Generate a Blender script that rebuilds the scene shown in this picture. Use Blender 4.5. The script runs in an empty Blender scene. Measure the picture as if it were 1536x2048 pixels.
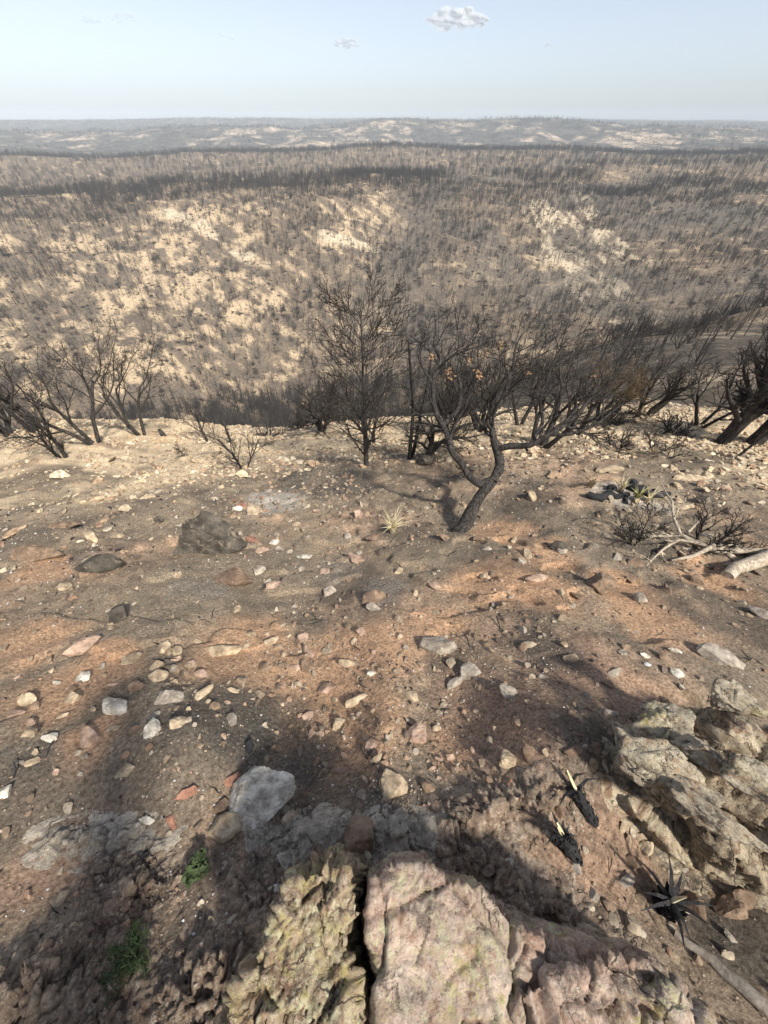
import bpy, math, random
import numpy as np
from mathutils import Vector, Matrix

SC = bpy.context.scene
COL = SC.collection
R = math.radians

# ------------------------------------------------------------------ camera, light, sky
FPX, PITCH = 770.0, R(45.5)          # focal length in photo pixels (1536 x 2048), pitch below the horizon
cd = bpy.data.cameras.new('camera'); cam = bpy.data.objects.new('camera', cd); COL.objects.link(cam)
cam.location = (0, 0, 0); cam.rotation_euler = (R(90) - PITCH, 0, 0)
cd.sensor_fit = 'VERTICAL'; cd.sensor_height = 36.0; cd.lens = FPX / 2048 * 36.0
cd.clip_start = 0.02; cd.clip_end = 30000
SC.camera = cam

SUN_EL, SUN_AZ = R(50), R(137)       # azimuth clockwise from +Y: behind the camera on the right
S = Vector((math.cos(SUN_EL) * math.sin(SUN_AZ), math.cos(SUN_EL) * math.cos(SUN_AZ), math.sin(SUN_EL)))
sd = bpy.data.lights.new('sun', 'SUN'); sun = bpy.data.objects.new('sun', sd); COL.objects.link(sun)
sd.energy = 3.1; sd.angle = R(4.5); sd.color = (1.0, 0.93, 0.82)
sun.rotation_euler = (-S).to_track_quat('-Z', 'Y').to_euler()

W = bpy.data.worlds.new('World'); SC.world = W; W.use_nodes = True
wn = W.node_tree.nodes; wl = W.node_tree.links
bg = wn['Background']
sky = wn.new('ShaderNodeTexSky'); sky.sky_type = 'NISHITA'; sky.sun_disc = False
sky.sun_elevation = SUN_EL; sky.sun_rotation = SUN_AZ
sky.altitude = 1200; sky.air_density = 1.0; sky.dust_density = 2.5; sky.ozone_density = 3.0
hs = wn.new('ShaderNodeHueSaturation'); hs.inputs['Saturation'].default_value = .47       # smoke whitens the whole sky
tint = wn.new('ShaderNodeMix'); tint.data_type = 'RGBA'; tint.blend_type = 'MULTIPLY'; tint.inputs[0].default_value = 1.0; tint.inputs[7].default_value = (.985, 1.0, 1.03, 1)
wl.new(sky.outputs[0], hs.inputs['Color']); wl.new(hs.outputs[0], tint.inputs[6]); wl.new(tint.outputs[2], bg.inputs[0]); bg.inputs[1].default_value = 0.078
SC.view_settings.view_transform = 'Standard'; SC.view_settings.look = 'None'
SC.view_settings.exposure = 1.04; SC.view_settings.gamma = 1.0; SC.view_settings.use_curve_mapping = False
SC.cycles.max_bounces = 5; SC.cycles.diffuse_bounces = 4; SC.cycles.glossy_bounces = 1
SC.cycles.transparent_max_bounces = 12; SC.cycles.volume_bounces = 1
SC.cycles.use_denoising = True

# ------------------------------------------------------------------ numpy noise
def _h(ix, iy, iz, s=0):
    h = (ix.astype(np.int64) * 73856093) ^ (iy.astype(np.int64) * 19349663) ^ (iz.astype(np.int64) * 83492791) ^ (s * 2654435)
    h &= 0xffffffff
    h = (h ^ (h >> 16)) * 0x45d9f3b & 0xffffffff
    h = (h ^ (h >> 16)) * 0x45d9f3b & 0xffffffff
    h = h ^ (h >> 16)
    return (h & 0xffffff) / float(0xffffff)

def vn(x, y, z=None, s=0):
    z = np.zeros_like(x) if z is None else z
    xi, yi, zi = np.floor(x), np.floor(y), np.floor(z)
    u, v, w = x - xi, y - yi, z - zi
    u = u * u * u * (u * (u * 6 - 15) + 10); v = v * v * v * (v * (v * 6 - 15) + 10); w = w * w * (3 - 2 * w)
    o = 0
    flat = not np.any(w)
    for dz in ((0,) if flat else (0, 1)):
        wz = (1 - w) if dz == 0 else w
        for dy in (0, 1):
            wy = (1 - v) if dy == 0 else v
            for dx in (0, 1):
                wx = (1 - u) if dx == 0 else u
                o = o + wx * wy * wz * _h(xi + dx, yi + dy, zi + dz, s)
    return o * 2 - 1

def fbm(x, y, z=None, o=4, s=0, g=0.5):
    a, t, n = 1.0, 0.0, 0.0
    for k in range(o):
        f = 2.03 ** k
        t = t + a * vn(x * f + 13.7 * k, y * f - 7.1 * k, None if z is None else z * f, s + k); n += a; a *= g
    return t / n

def cell(x, y, z, s=0):
    """cellular noise: F1, F2, id and offset to the nearest point"""
    xi, yi, zi = np.floor(x), np.floor(y), np.floor(z)
    f1 = np.full(x.shape, 9.0); f2 = np.full(x.shape, 9.0)
    cid = np.zeros(x.shape); ox = np.zeros(x.shape); oy = np.zeros(x.shape); oz = np.zeros(x.shape)
    for dz in (-1, 0, 1):
        for dy in (-1, 0, 1):
            for dx in (-1, 0, 1):
                a, b, c = xi + dx, yi + dy, zi + dz
                px = a + _h(a, b, c, s + 1) - x; py = b + _h(a, b, c, s + 2) - y; pz = c + _h(a, b, c, s + 3) - z
                d = np.sqrt(px * px + py * py + pz * pz)
                m = d < f1
                f2 = np.where(m, f1, np.minimum(f2, d)); f1 = np.where(m, d, f1)
                cid = np.where(m, _h(a, b, c, s + 4), cid)
                ox = np.where(m, px, ox); oy = np.where(m, py, oy); oz = np.where(m, pz, oz)
    return f1, f2, cid, ox, oy, oz

def crag(x, y, z, sx, sy, sz, s=0):
    """faceted chips: every cell is a tilted plane of its own height; returns about -1..1"""
    f1, f2, c, ox, oy, oz = cell(x / sx, y / sy, z / sz, s)
    t1 = (c * 7.13) % 1 - 0.5; t2 = (c * 13.7) % 1 - 0.5; t3 = (c * 29.3) % 1 - 0.5
    h = (c - 0.5) * 1.2 + .75 * (t1 * ox + t2 * oy + t3 * oz)
    e = np.clip((f2 - f1) / 0.12, 0, 1)
    return h - 0.35 * (1 - e)

def sst(a, b, x):
    t = np.clip((x - a) / (b - a), 0, 1); return t * t * (3 - 2 * t)

# ------------------------------------------------------------------ rays
CP, SP = math.cos(PITCH), math.sin(PITCH)
def ray(px, py):
    a, u = px - 768.0, 1024.0 - py
    return Vector((a, FPX * CP + u * SP, -FPX * SP + u * CP)) / FPX      # axis depth 1
def at(px, py, D):
    return ray(px, py) * D

# ------------------------------------------------------------------ terrain: measured spots (photo x, photo y, distance on the map in m)
C = []
def cpt(px, py, r):
    d = ray(px, py); q = math.hypot(d.x, d.y); C.append((d.x / q, d.y / q, r, d.z / q * r))
def cz(az, r, z):
    C.append((math.sin(R(az)), math.cos(R(az)), r, z))
for az in range(-180, 180, 30):
    cz(az, 0.3, (-1.84, -1.92, -2.0)[0 if abs(az) > 90 else (1 if abs(az) > 45 else 2)])
for az in (-90, 90): cz(az, 1.2, -2.0)
cz(0, .4, -2.06)
for az, a in ((120, 0), (150, .15), (180, .2), (-150, .1), (-120, 0)):
    cz(az, 0.8, -1.75 + a); cz(az, 3, -0.9 + a); cz(az, 10, 0.6); cz(az, 40, 2); cz(az, 300, 2); cz(az, 3500, 2)
cz(-90, 6, -2.6); cz(90, 6, -1.6); cz(-90, 30, -6); cz(90, 30, -3); cz(-90, 300, -20); cz(90, 300, -10); cz(-90, 3500, 0); cz(90, 3500, 0)
for px, pts, hid in (
    (0, ((1700, 1.5), (1450, 2.1), (1200, 3.9), (1000, 7.5), (900, 12), (873, 14.5), (850, 106), (700, 150), (550, 210), (425, 300), (400, 330), (335, 640), (312, 700), (303, 1050), (272, 1450), (268, 1600), (248, 2500)),
        ((20, -10.2), (35, -20), (60, -35), (84, -44), (430, -37), (520, -36), (900, -48), (1900, -38))),
    (384, ((1450, 1.1), (1200, 2.5), (1000, 5.3), (900, 8.5), (848, 12.5), (825, 96), (700, 130), (550, 190), (425, 262), (365, 340), (325, 640), (305, 720), (293, 1050), (262, 1350), (256, 1550), (239, 2500)),
        ((18, -11.5), (33, -23), (56, -38), (76, -47), (430, -36), (520, -36), (900, -48), (1900, -38))),
    (768, ((1450, .60), (1350, .93), (1250, 1.38), (1150, 2.1), (1060, 3.25), (930, 5.7), (870, 8), (838, 11.0), (800, 88), (700, 118), (600, 158), (450, 235), (350, 335), (312, 640), (291, 760), (288, 1050), (256, 1350), (243, 1550), (241, 2500)),
        ((17, -11.2), (31, -22.5), (50, -36), (70, -46), (420, -33), (520, -34), (900, -46), (1900, -34))),
    (1152, ((1450, .98), (1250, 1.85), (1060, 3.5), (930, 5.7), (870, 7.8), (826, 12), (765, 24), (695, 44), (665, 118), (560, 175), (410, 290), (335, 440), (300, 760), (290, 1050), (262, 1350), (247, 1550), (240, 2500)),
        ((62, -31), (85, -43), (560, -30), (900, -44), (1900, -34))),
    (1536, ((1300, 2.8), (1150, 4.1), (950, 7.3), (850, 12.2), (750, 22), (612, 60), (590, 150), (450, 260), (350, 420), (330, 470), (305, 800), (293, 1050), (275, 1350), (262, 1550), (248, 2500)),
        ((85, -27), (110, -36), (560, -24), (900, -40), (1900, -34)))):
    for py, r in pts: cpt(px, py, r)
    for r, z in hid:
        d = ray(px, 700); q = math.hypot(d.x, d.y); C.append((d.x / q, d.y / q, r, z))
for px, py, r in ((900, 520, 190), (860, 620, 150), (640, 420, 235), (1290, 640, 135), (1250, 500, 215), (1350, 660, 48), (560, 740, 120), (960, 740, 100), (1536, 3300, 3)):
    if py < 2048: cpt(px, py, r)
for az in (-62, 62):
    for r, z in ((15, -6 if az > 0 else -8), (60, -20 if az > 0 else -34), (150, -34), (330, -26), (700, -30), (1300, -40), (2300, 0)): cz(az, r, z)
for az in (-90, -45, -15, 15, 45, 90): cz(az, 4500, -6)

C = np.array(C)
KA = 1.15
def feat(cx, cy, r):
    rr = np.sqrt(r * r + .55 ** 2); q = r / rr
    return np.stack([np.log(rr), cx * KA * q, cy * KA * q], -1)
_P = feat(C[:, 0], C[:, 1], C[:, 2])
def _phi(d2): return np.sqrt(d2 + 0.004)
_D = ((_P[:, None] - _P[None]) ** 2).sum(-1)
_n = len(C)
_A = np.zeros((_n + 4, _n + 4)); _A[:_n, :_n] = _phi(_D) - 0.002 * np.eye(_n)
_A[:_n, _n:] = np.c_[np.ones(_n), _P]; _A[_n:, :_n] = _A[:_n, _n:].T
_T = np.r_[C[:, 3] / (1 + 0.0), np.zeros(4)]
_w = np.linalg.solve(_A, _T)

def hbase(x, y):
    r = np.maximum(np.hypot(x, y), 1e-4)
    F = feat(x / r, y / r, r); out = np.empty(r.shape)
    Ff = F.reshape(-1, 3); o = out.reshape(-1)
    for i in range(0, len(Ff), 20000):
        f = Ff[i:i + 20000]
        d2 = (f ** 2).sum(1)[:, None] + (_P ** 2).sum(1)[None] - 2 * f @ _P.T
        o[i:i + 20000] = _phi(np.maximum(d2, 0)) @ _w[:_n] + _w[_n] + f @ _w[_n + 1:]
    return o.reshape(r.shape)

def h(x, y):
    x = np.asarray(x, float); y = np.asarray(y, float)
    r = np.hypot(x, y); z = hbase(x, y)
    near = 1 - sst(14, 40, r)
    z = z + near * (0.10 * fbm(x * .9, y * .9, o=3, s=3) * sst(.8, 2.5, r) + 0.035 * fbm(x * 3.1, y * 3.1, o=4, s=9) + 0.25 * fbm(x * .25, y * .25, o=2, s=5) * sst(5, 11, r))
    # small ledges of rotten bedrock
    l = fbm(x * 1.3 + .5 * y, y * 2.2, o=3, s=21)
    z = z + near * 0.05 * sst(.08, .16, l) * sst(1.0, 2.0, r)
    mid = sst(18, 60, r) * (1 - sst(700, 1000, r))
    g = fbm(x / 34, y / 34, o=4, s=31)
    z = z + mid * (2.0 * (1 - 2.2 * np.abs(g)) + 0.5 * fbm(x / 6, y / 6, o=3, s=33)) * sst(18, 90, r) - mid * 1.2
    far = sst(800, 1300, r)
    g2 = fbm(x / 620 + .3 * fbm(x / 900, y / 900, o=2, s=45), y / 520, o=2, s=41); g3 = fbm(x / 130 + g2, y / 230, o=4, s=44)
    z = z + far * (20 * g2 * (1 - 0.6 * sst(1950, 2200, r)) + 11 * (.3 - 1.3 * np.abs(g3)) * (1 - 0.8 * sst(1950, 2200, r)) + 3 * fbm(x / 40, y / 40, o=3, s=43))
    return z

_ts = np.geomspace(0.6, 3800, 500)
def hit(px, py):
    """where the line of sight meets the ground"""
    d = ray(px, py); t = _ts
    zz = h(d.x * t, d.y * t); b = d.z * t < zz
    i = int(np.argmax(b)) if b.any() else len(t) - 1
    a0, a1 = (t[i - 1], t[i]) if i > 0 else (t[0] * .5, t[0])
    for _ in range(2):
        q = np.linspace(a0, a1, 12); zz = h(d.x * q, d.y * q); b = d.z * q < zz
        j = max(1, int(np.argmax(b)) if b.any() else 11); a0, a1 = q[j - 1], q[j]
    return d * float((a0 + a1) / 2)

def project(x, y, z):
    D = y * CP - z * SP; u = y * SP + z * CP
    D = np.where(D < 1e-3, 1e-3, D)
    return 768 + FPX * x / D, 1024 - FPX * u / D, D

# ------------------------------------------------------------------ object helpers
def tag(o, label=None, cat=None, group=None, kind=None):
    if label: o['label'] = label
    if cat: o['category'] = cat
    if group: o['group'] = group
    if kind: o['kind'] = kind
    return o
def empty(name, loc, rz=0.0):
    o = bpy.data.objects.new(name, None); o.empty_display_size = .1; COL.objects.link(o)
    o.location = loc; o.rotation_euler = (0, 0, rz); return o
def link(name, me, parent=None, loc=None):
    o = bpy.data.objects.new(name, me); COL.objects.link(o)
    if parent: o.parent = parent
    if loc is not None: o.location = loc
    return o
def mesh(name, V, F, mat, smooth=False):
    me = bpy.data.meshes.new(name)
    V = np.asarray(V, np.float32)
    if isinstance(F, np.ndarray):
        nf, k = F.shape
        me.vertices.add(len(V)); me.vertices.foreach_set('co', V.ravel())
        me.loops.add(nf * k); me.loops.foreach_set('vertex_index', F.astype(np.int32).ravel())
        me.polygons.add(nf); me.polygons.foreach_set('loop_start', np.arange(nf, dtype=np.int32) * k)
        try: me.polygons.foreach_set('loop_total', np.full(nf, k, np.int32))
        except Exception: pass
        me.update(calc_edges=True); me.validate()
    else:
        me.from_pydata([tuple(v) for v in V], [], F)
    me.polygons.foreach_set('use_smooth', np.full(len(me.polygons), bool(smooth)))
    if mat: me.materials.append(mat)
    me.update(); return me
def copy_tree(o, parent=None):
    c = o.copy(); COL.objects.link(c); c.parent = parent
    for ch in o.children: copy_tree(ch, c)
    return c

# ------------------------------------------------------------------ materials
class NT:
    def __init__(s, name, rough=0.9, spec=0.2):
        s.m = bpy.data.materials.new(name); s.m.use_nodes = True
        s.t = s.m.node_tree; s.n = s.t.nodes; s.b = s.n['Principled BSDF']
        s.b.inputs['Roughness'].default_value = rough; s.b.inputs['Specular IOR Level'].default_value = spec
    def add(s, ty, **k):
        n = s.n.new(ty)
        for a, v in k.items(): setattr(n, a, v)
        return n
    def set(s, sock, v):
        if hasattr(v, 'is_output'): s.t.links.new(v, sock)
        else: sock.default_value = v
    def co(s, which='Object', scale=None):
        c = s.add('ShaderNodeTexCoord').outputs[which]
        if scale is not None:
            mp = s.add('ShaderNodeMapping'); s.t.links.new(c, mp.inputs[0]); mp.inputs['Scale'].default_value = scale; c = mp.outputs[0]
        return c
    def geo(s): return s.add('ShaderNodeNewGeometry').outputs['Position']
    def noise(s, co, sc, det=5, rough=.6, dist=0.0):
        n = s.add('ShaderNodeTexNoise'); s.set(n.inputs['Vector'], co); n.inputs['Scale'].default_value = sc
        n.inputs['Detail'].default_value = det; n.inputs['Roughness'].default_value = rough; n.inputs['Distortion'].default_value = dist
        return n.outputs[0]
    def vor(s, co, sc, feature='F1', out=0, rnd=1.0):
        n = s.add('ShaderNodeTexVoronoi', feature=feature); s.set(n.inputs['Vector'], co); n.inputs['Scale'].default_value = sc
        n.inputs['Randomness'].default_value = rnd
        return n.outputs[out]
    def ramp(s, f, stops, mode='LINEAR'):
        n = s.add('ShaderNodeValToRGB'); n.color_ramp.interpolation = mode; e = n.color_ramp.elements
        while len(e) < len(stops): e.new(.5)
        for q, (p, c) in zip(e, stops):
            q.position = p; q.color = (c, c, c, 1) if isinstance(c, (int, float)) else (*c, 1)
        s.set(n.inputs[0], f); return n.outputs[0]
    def mix(s, f, a, b, mode='MIX'):
        n = s.add('ShaderNodeMix', data_type='RGBA', blend_type=mode); s.set(n.inputs[0], f)
        for k, v in ((6, a), (7, b)): s.set(n.inputs[k], v if hasattr(v, 'is_output') else (*v, 1))
        return n.outputs[2]
    def math(s, op, a, b=0.0):
        n = s.add('ShaderNodeMath', operation=op); s.set(n.inputs[0], a); s.set(n.inputs[1], b); return n.outputs[0]
    def bump(s, hgt, strength=.5, dist=.01, prev=None):
        n = s.add('ShaderNodeBump'); s.set(n.inputs['Height'], hgt); n.inputs['Strength'].default_value = strength; n.inputs['Distance'].default_value = dist
        if prev: s.t.links.new(prev, n.inputs['Normal'])
        return n.outputs[0]
    def out(s, col, nrm=None):
        s.set(s.b.inputs['Base Color'], col if hasattr(col, 'is_output') else (*col, 1))
        if nrm: s.t.links.new(nrm, s.b.inputs['Normal'])
        return s.m

def mat_ground():
    k = NT('burnt_soil', .95, .1)
    a = k.add('ShaderNodeAttribute', attribute_name='tone').outputs['Color']
    p = k.geo()
    fine = k.noise(p, 55, 6, .75); mid = k.noise(p, 7, 6, .65)
    c = k.mix(k.ramp(fine, [(.38, 0.0), (.62, 1.0)]), k.mix(1.0, a, (.50, .48, .46), 'MULTIPLY'), k.mix(1.0, a, (1.40, 1.39, 1.37), 'MULTIPLY'))
    c = k.mix(k.ramp(mid, [(.35, .35), (.5, 0.0)]), c, (.07, .058, .048))
    speck = k.ramp(k.vor(p, 95), [(.06, 1.0), (.10, 0.0)]); sm = k.ramp(k.noise(p, 2.2, 3), [(.5, 0.0), (.62, .9)])
    c = k.mix(k.math('MULTIPLY', speck, sm), c, (.62, .60, .56))
    dk = k.ramp(k.vor(p, 48), [(.08, 1.0), (.13, 0.0)])
    c = k.mix(k.math('MULTIPLY', dk, k.ramp(k.noise(p, 1.7, 3), [(.45, 0.0), (.6, .8)])), c, (.03, .028, .026))
    n1 = k.bump(k.noise(p, 26, 8, .75), .7, .02); n2 = k.bump(k.noise(p, 130, 4, .7), .6, .004, n1)
    return k.out(c, n2)
def mat_hill():
    k = NT('burnt_hillside', .95, .1)
    a = k.add('ShaderNodeAttribute', attribute_name='tone').outputs['Color']
    p = k.geo()
    c = k.mix(k.ramp(k.noise(p, 1.3, 7, .75), [(.36, 0.0), (.64, 1.0)]), k.mix(1.0, a, (.6, .59, .58), 'MULTIPLY'), k.mix(1.0, a, (1.3, 1.29, 1.27), 'MULTIPLY'))
    c = k.mix(k.ramp(k.vor(p, .55), [(.16, .75), (.34, 0.0)]), c, (.075, .068, .06))
    c = k.mix(k.ramp(k.vor(p, 1.1), [(.05, .8), (.11, 0.0)]), c, (.55, .50, .42))
    return k.out(c, k.bump(k.noise(p, 1.1, 8, .7), .8, .5))
def mat_far():
    k = NT('distant_burnt_range', .95, .1)
    a = k.add('ShaderNodeAttribute', attribute_name='tone').outputs['Color']
    p = k.geo()
    c = k.mix(k.ramp(k.noise(p, .03, 8, .8), [(.4, 0.0), (.62, 1.0)]), k.mix(1.0, a, (.5, .5, .5), 'MULTIPLY'), k.mix(1.0, a, (1.5, 1.45, 1.4), 'MULTIPLY'))
    c = k.mix(k.ramp(k.vor(p, .11), [(.25, .8), (.45, 0.0)]), c, (.06, .062, .055))
    return k.out(c, k.bump(k.noise(p, .05, 6, .7), .6, 8))
def mat_stone(name, cols, scale=1.0, dirty=.5):
    k = NT(name, .88, .25)
    rnd = k.add('ShaderNodeObjectInfo').outputs['Random']
    n = len(cols)
    base = k.ramp(rnd, [(i / n, c) for i, c in enumerate(cols)], 'CONSTANT')
    o = k.co('Object'); p = k.geo()
    c = k.mix(k.ramp(k.noise(p, 14 * scale, 6, .7), [(.38, 0.0), (.62, 1.0)]), k.mix(1.0, base, (.55, .52, .50), 'MULTIPLY'), k.mix(1.0, base, (1.3, 1.3, 1.28), 'MULTIPLY'))
    c = k.mix(k.ramp(k.noise(p, 9 * scale, 7, .75, .4), [(.48, 0.0), (.60, dirty)]), c, (.11, .085, .065))
    c = k.mix(k.ramp(k.noise(p, 60, 4, .7), [(.55, 0.0), (.68, .5)]), c, (.06, .05, .042))
    return k.out(c, k.bump(k.noise(p, 45 * scale, 7, .7), .6, .008 / scale))
def mat_crag(name, c1, c2, c3, lichen=0.0, dark=.6, scale=1.0, streak=(1, 1, 1)):
    k = NT(name, .85, .3)
    p = k.geo()
    mp = k.add('ShaderNodeMapping'); k.t.links.new(p, mp.inputs[0]); mp.inputs['Scale'].default_value = streak; q = mp.outputs[0]
    c = k.mix(k.ramp(k.noise(q, 5 * scale, 7, .7, .5), [(.38, 0.0), (.62, 1.0)]), c1, c2)
    c = k.mix(k.ramp(k.noise(q, 11 * scale, 6, .75, .8), [(.50, 0.0), (.60, .9)]), c, c3)
    c = k.mix(k.ramp(k.noise(q, 9 * scale, 8, .8, .3), [(.52, 0.0), (.60, dark)]), c, (.05, .043, .04))
    c = k.mix(k.ramp(k.noise(q, 30 * scale, 8, .85, .2), [(.56, 0.0), (.64, dark)]), c, (.06, .05, .045))
    c = k.mix(k.ramp(k.noise(p, 48, 7, .85, .4), [(.54, 0.0), (.60, .75)]), c, (.66, .58, .46))
    c = k.mix(k.ramp(k.noise(p, 85, 6, .85), [(.56, 0.0), (.62, .8)]), c, (.07, .055, .045))
    ch = k.add('ShaderNodeAttribute', attribute_name='chip').outputs['Fac']
    c = k.mix(1.0, c, k.ramp(ch, [(.0, 1.0), (.01, .6), (.5, .95), (.85, 1.35)]), 'MULTIPLY')
    c = k.mix(k.ramp(k.noise(p, 70, 5, .8), [(.58, 0.0), (.72, .55)]), c, (.72, .66, .60))
    if lichen:
        f = k.math('MULTIPLY', k.ramp(k.noise(p, 34, 6, .8), [(.50, 0.0), (.55, 1.0)]), k.ramp(k.noise(p, 4.5, 3, .6), [(.62 - .28 * lichen, 0.0), (.70 - .25 * lichen, 1.0)]))
        c = k.mix(f, c, k.ramp(k.noise(p, 18, 4), [(.4, (.44, .37, .17)), (.6, (.60, .56, .38))]))
    wv = k.add('ShaderNodeVectorMath', operation='MULTIPLY_ADD'); wt = k.add('ShaderNodeTexNoise'); k.set(wt.inputs['Vector'], q); wt.inputs['Scale'].default_value = 14 * scale; wt.inputs['Detail'].default_value = 5
    k.t.links.new(wt.outputs['Color'], wv.inputs[0]); wv.inputs[1].default_value = (.09, .09, .09); k.t.links.new(q, wv.inputs[2])
    cr = k.math('SUBTRACT', 1.0, k.ramp(k.vor(wv.outputs[0], 7 * scale, 'DISTANCE_TO_EDGE'), [(0.0, 0.0), (.03, 1.0)]))
    cr = k.math('MULTIPLY', cr, k.ramp(k.noise(q, 6 * scale, 3), [(.46, 0.0), (.58, 1.0)]))
    c = k.mix(k.math('MULTIPLY', cr, .6), c, (.09, .07, .055))
    hh = k.math('SUBTRACT', k.noise(q, 24 * scale, 9, .75), k.math('MULTIPLY', cr, .5))
    return k.out(c, k.bump(k.noise(p, 120, 5, .7), .5, .004, k.bump(hh, .9, .025)))
def mat_bark(name, c1, c2, scale=1.0):
    k = NT(name, .9, .15); o = k.co('Object', (1, 1, .25))
    c = k.mix(k.ramp(k.noise(o, 38 * scale, 6, .7), [(.4, 0.0), (.65, 1.0)]), c1, c2)
    return k.out(c, k.bump(k.noise(o, 60 * scale, 6, .7), .9, .015))
def mat_plain(name, c1, c2, sc=20, rough=.9):
    k = NT(name, rough, .2)
    return k.out(k.mix(k.ramp(k.noise(k.geo(), sc, 5, .7), [(.4, 0.0), (.62, 1.0)]), c1, c2), k.bump(k.noise(k.geo(), sc * 3, 5, .7), .5, .01))

M_G, M_H, M_F = mat_ground(), mat_hill(), mat_far()
M_STONE = mat_stone('loose_stone', [(.26, .20, .14), (.34, .27, .19), (.20, .15, .11), (.33, .22, .155), (.38, .32, .24), (.16, .125, .10), (.30, .225, .16), (.44, .38, .30)])
M_PALE = mat_stone('pale_rubble', [(.58, .47, .32), (.50, .38, .25), (.62, .54, .40), (.46, .33, .22), (.55, .46, .33)], 1, .3)
M_TAN = mat_stone('tan_stone', [(.46, .37, .26)], 1, .45)
M_WHITE = mat_stone('whitish_stone', [(.64, .60, .52)], 1.2, .45)
M_RED = mat_stone('red_stone', [(.36, .19, .135)], 1, .3)
M_PINK = mat_stone('pinkish_stone', [(.42, .30, .23)], 1, .45)
def mat_soot():
    k = NT('sooty_stone', .9, .2); p = k.geo()
    c = k.mix(k.ramp(k.noise(p, 5, 6, .7), [(.40, 0.0), (.60, 1.0)]), (.06, .053, .044), (.16, .14, .115))
    c = k.mix(k.ramp(k.noise(p, 9, 7, .75, .5), [(.56, 0.0), (.62, .8)]), c, (.30, .25, .19))
    return k.out(c, k.bump(k.noise(p, 30, 8, .75), 1.0, .03))
M_SOOT = mat_soot()
M_BROWN = mat_stone('brown_stone', [(.24, .17, .12)], 1, .5)
M_GREY = mat_stone('grey_stone', [(.36, .32, .27)], 1, .45)
M_CHAR = mat_plain('charcoal', (.016, .016, .018), (.04, .04, .042), 60, .7)
M_ASH = mat_plain('white_ash', (.62, .61, .60), (.42, .41, .40), 40)
M_BARK = mat_bark('charred_bark', (.018, .017, .017), (.095, .084, .074))
M_BARKF = mat_bark('charred_bark_far', (.035, .032, .030), (.075, .068, .062), .4)
M_TWIG = mat_bark('scorched_twig', (.028, .025, .023), (.075, .064, .054))
M_DEAD = mat_bark('bleached_wood', (.30, .25, .185), (.64, .56, .45))
M_LEAF = mat_plain('green_leaf', (.035, .055, .022), (.075, .105, .045), 60, .6)
M_STRAW = mat_plain('dry_blade', (.58, .50, .30), (.70, .64, .44), 30, .7)
M_DRY = mat_plain('scorched_leaf', (.30, .18, .10), (.40, .26, .15), 30)

# ------------------------------------------------------------------ ground sheets
fr = np.r_[np.linspace(-61, 61, 440)]
bk = np.linspace(61, 299, 100)[1:-1]
AZ = np.radians(np.r_[fr, bk])
RR = np.r_[np.geomspace(.14, 20, 640), np.geomspace(20, 950, 380)[1:], np.geomspace(950, 4200, 150)[1:]]

BL = []   # soil patches: photo x, y, radius px, kind
for q in ((140, 1370, 95, 'o'), (60, 1280, 70, 'o'), (230, 1310, 60, 'o'), (180, 1480, 60, 'o'), (480, 1290, 110, 'o'), (650, 1340, 120, 'o'), (760, 1290, 90, 'o'),
          (620, 1450, 80, 'o'), (740, 1440, 80, 'o'), (700, 1520, 70, 'o'), (905, 1485, 45, 'o'), (1000, 1160, 90, 'o'), (1090, 1180, 80, 'o'), (880, 1240, 60, 'o'), (1100, 1110, 60, 'o'),
          (1250, 1180, 60, 'o'), (1400, 1150, 60, 'o'), (1000, 1060, 60, 'o'), (1300, 1250, 80, 'o'), (60, 1150, 60, 'o'), (150, 1700, 90, 'r'), (60, 1760, 80, 'r'), (1150, 1720, 100, 'r'),
          (1050, 1450, 120, 'r'), (1200, 1350, 120, 'r'), (950, 1400, 90, 'r'), (1250, 1650, 90, 'r'), (640, 1900, 70, 'r'), (560, 1760, 60, 'b'),
          (430, 1440, 110, 'a'), (560, 1430, 70, 'a'), (560, 1600, 90, 'a'), (700, 1620, 100, 'a'), (620, 1520, 60, 'a'), (480, 1500, 70, 'a'), (820, 1650, 90, 'a'), (330, 1600, 110, 'b'), (120, 1600, 90, 'b'), (60, 1520, 60, 'a'),  # dark ash left of centre, its colour also standing in for cast shade
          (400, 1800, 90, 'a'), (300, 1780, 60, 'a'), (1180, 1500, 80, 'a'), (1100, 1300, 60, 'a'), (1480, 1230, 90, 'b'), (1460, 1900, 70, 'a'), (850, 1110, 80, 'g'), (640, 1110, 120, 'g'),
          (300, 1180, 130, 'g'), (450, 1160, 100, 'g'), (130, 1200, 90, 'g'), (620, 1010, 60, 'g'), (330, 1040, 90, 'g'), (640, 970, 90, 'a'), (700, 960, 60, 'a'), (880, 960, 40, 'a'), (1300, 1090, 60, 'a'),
          (560, 1000, 50, 'w'), (520, 1005, 30, 'w'), (1240, 993, 45, 'w'), (1190, 985, 28, 'w'), (1300, 1000, 30, 'w'), (680, 1140, 50, 'w2'), (400, 1180, 40, 'w2'), (760, 1180, 50, 'w2')):
    p = hit(q[0], q[1]); dep = p.y * CP - p.z * SP
    BL.append((p.x, p.y, q[2] / FPX * dep * 1.05, q[3]))
KC = {'o': (.52, .33, .205), 'r': (.34, .23, .165), 'a': (.10, .093, .082), 'b': (.17, .14, .11), 'g': (.27, .225, .165), 'w': (.40, .37, .33), 'w2': (.26, .23, .195)}

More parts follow.
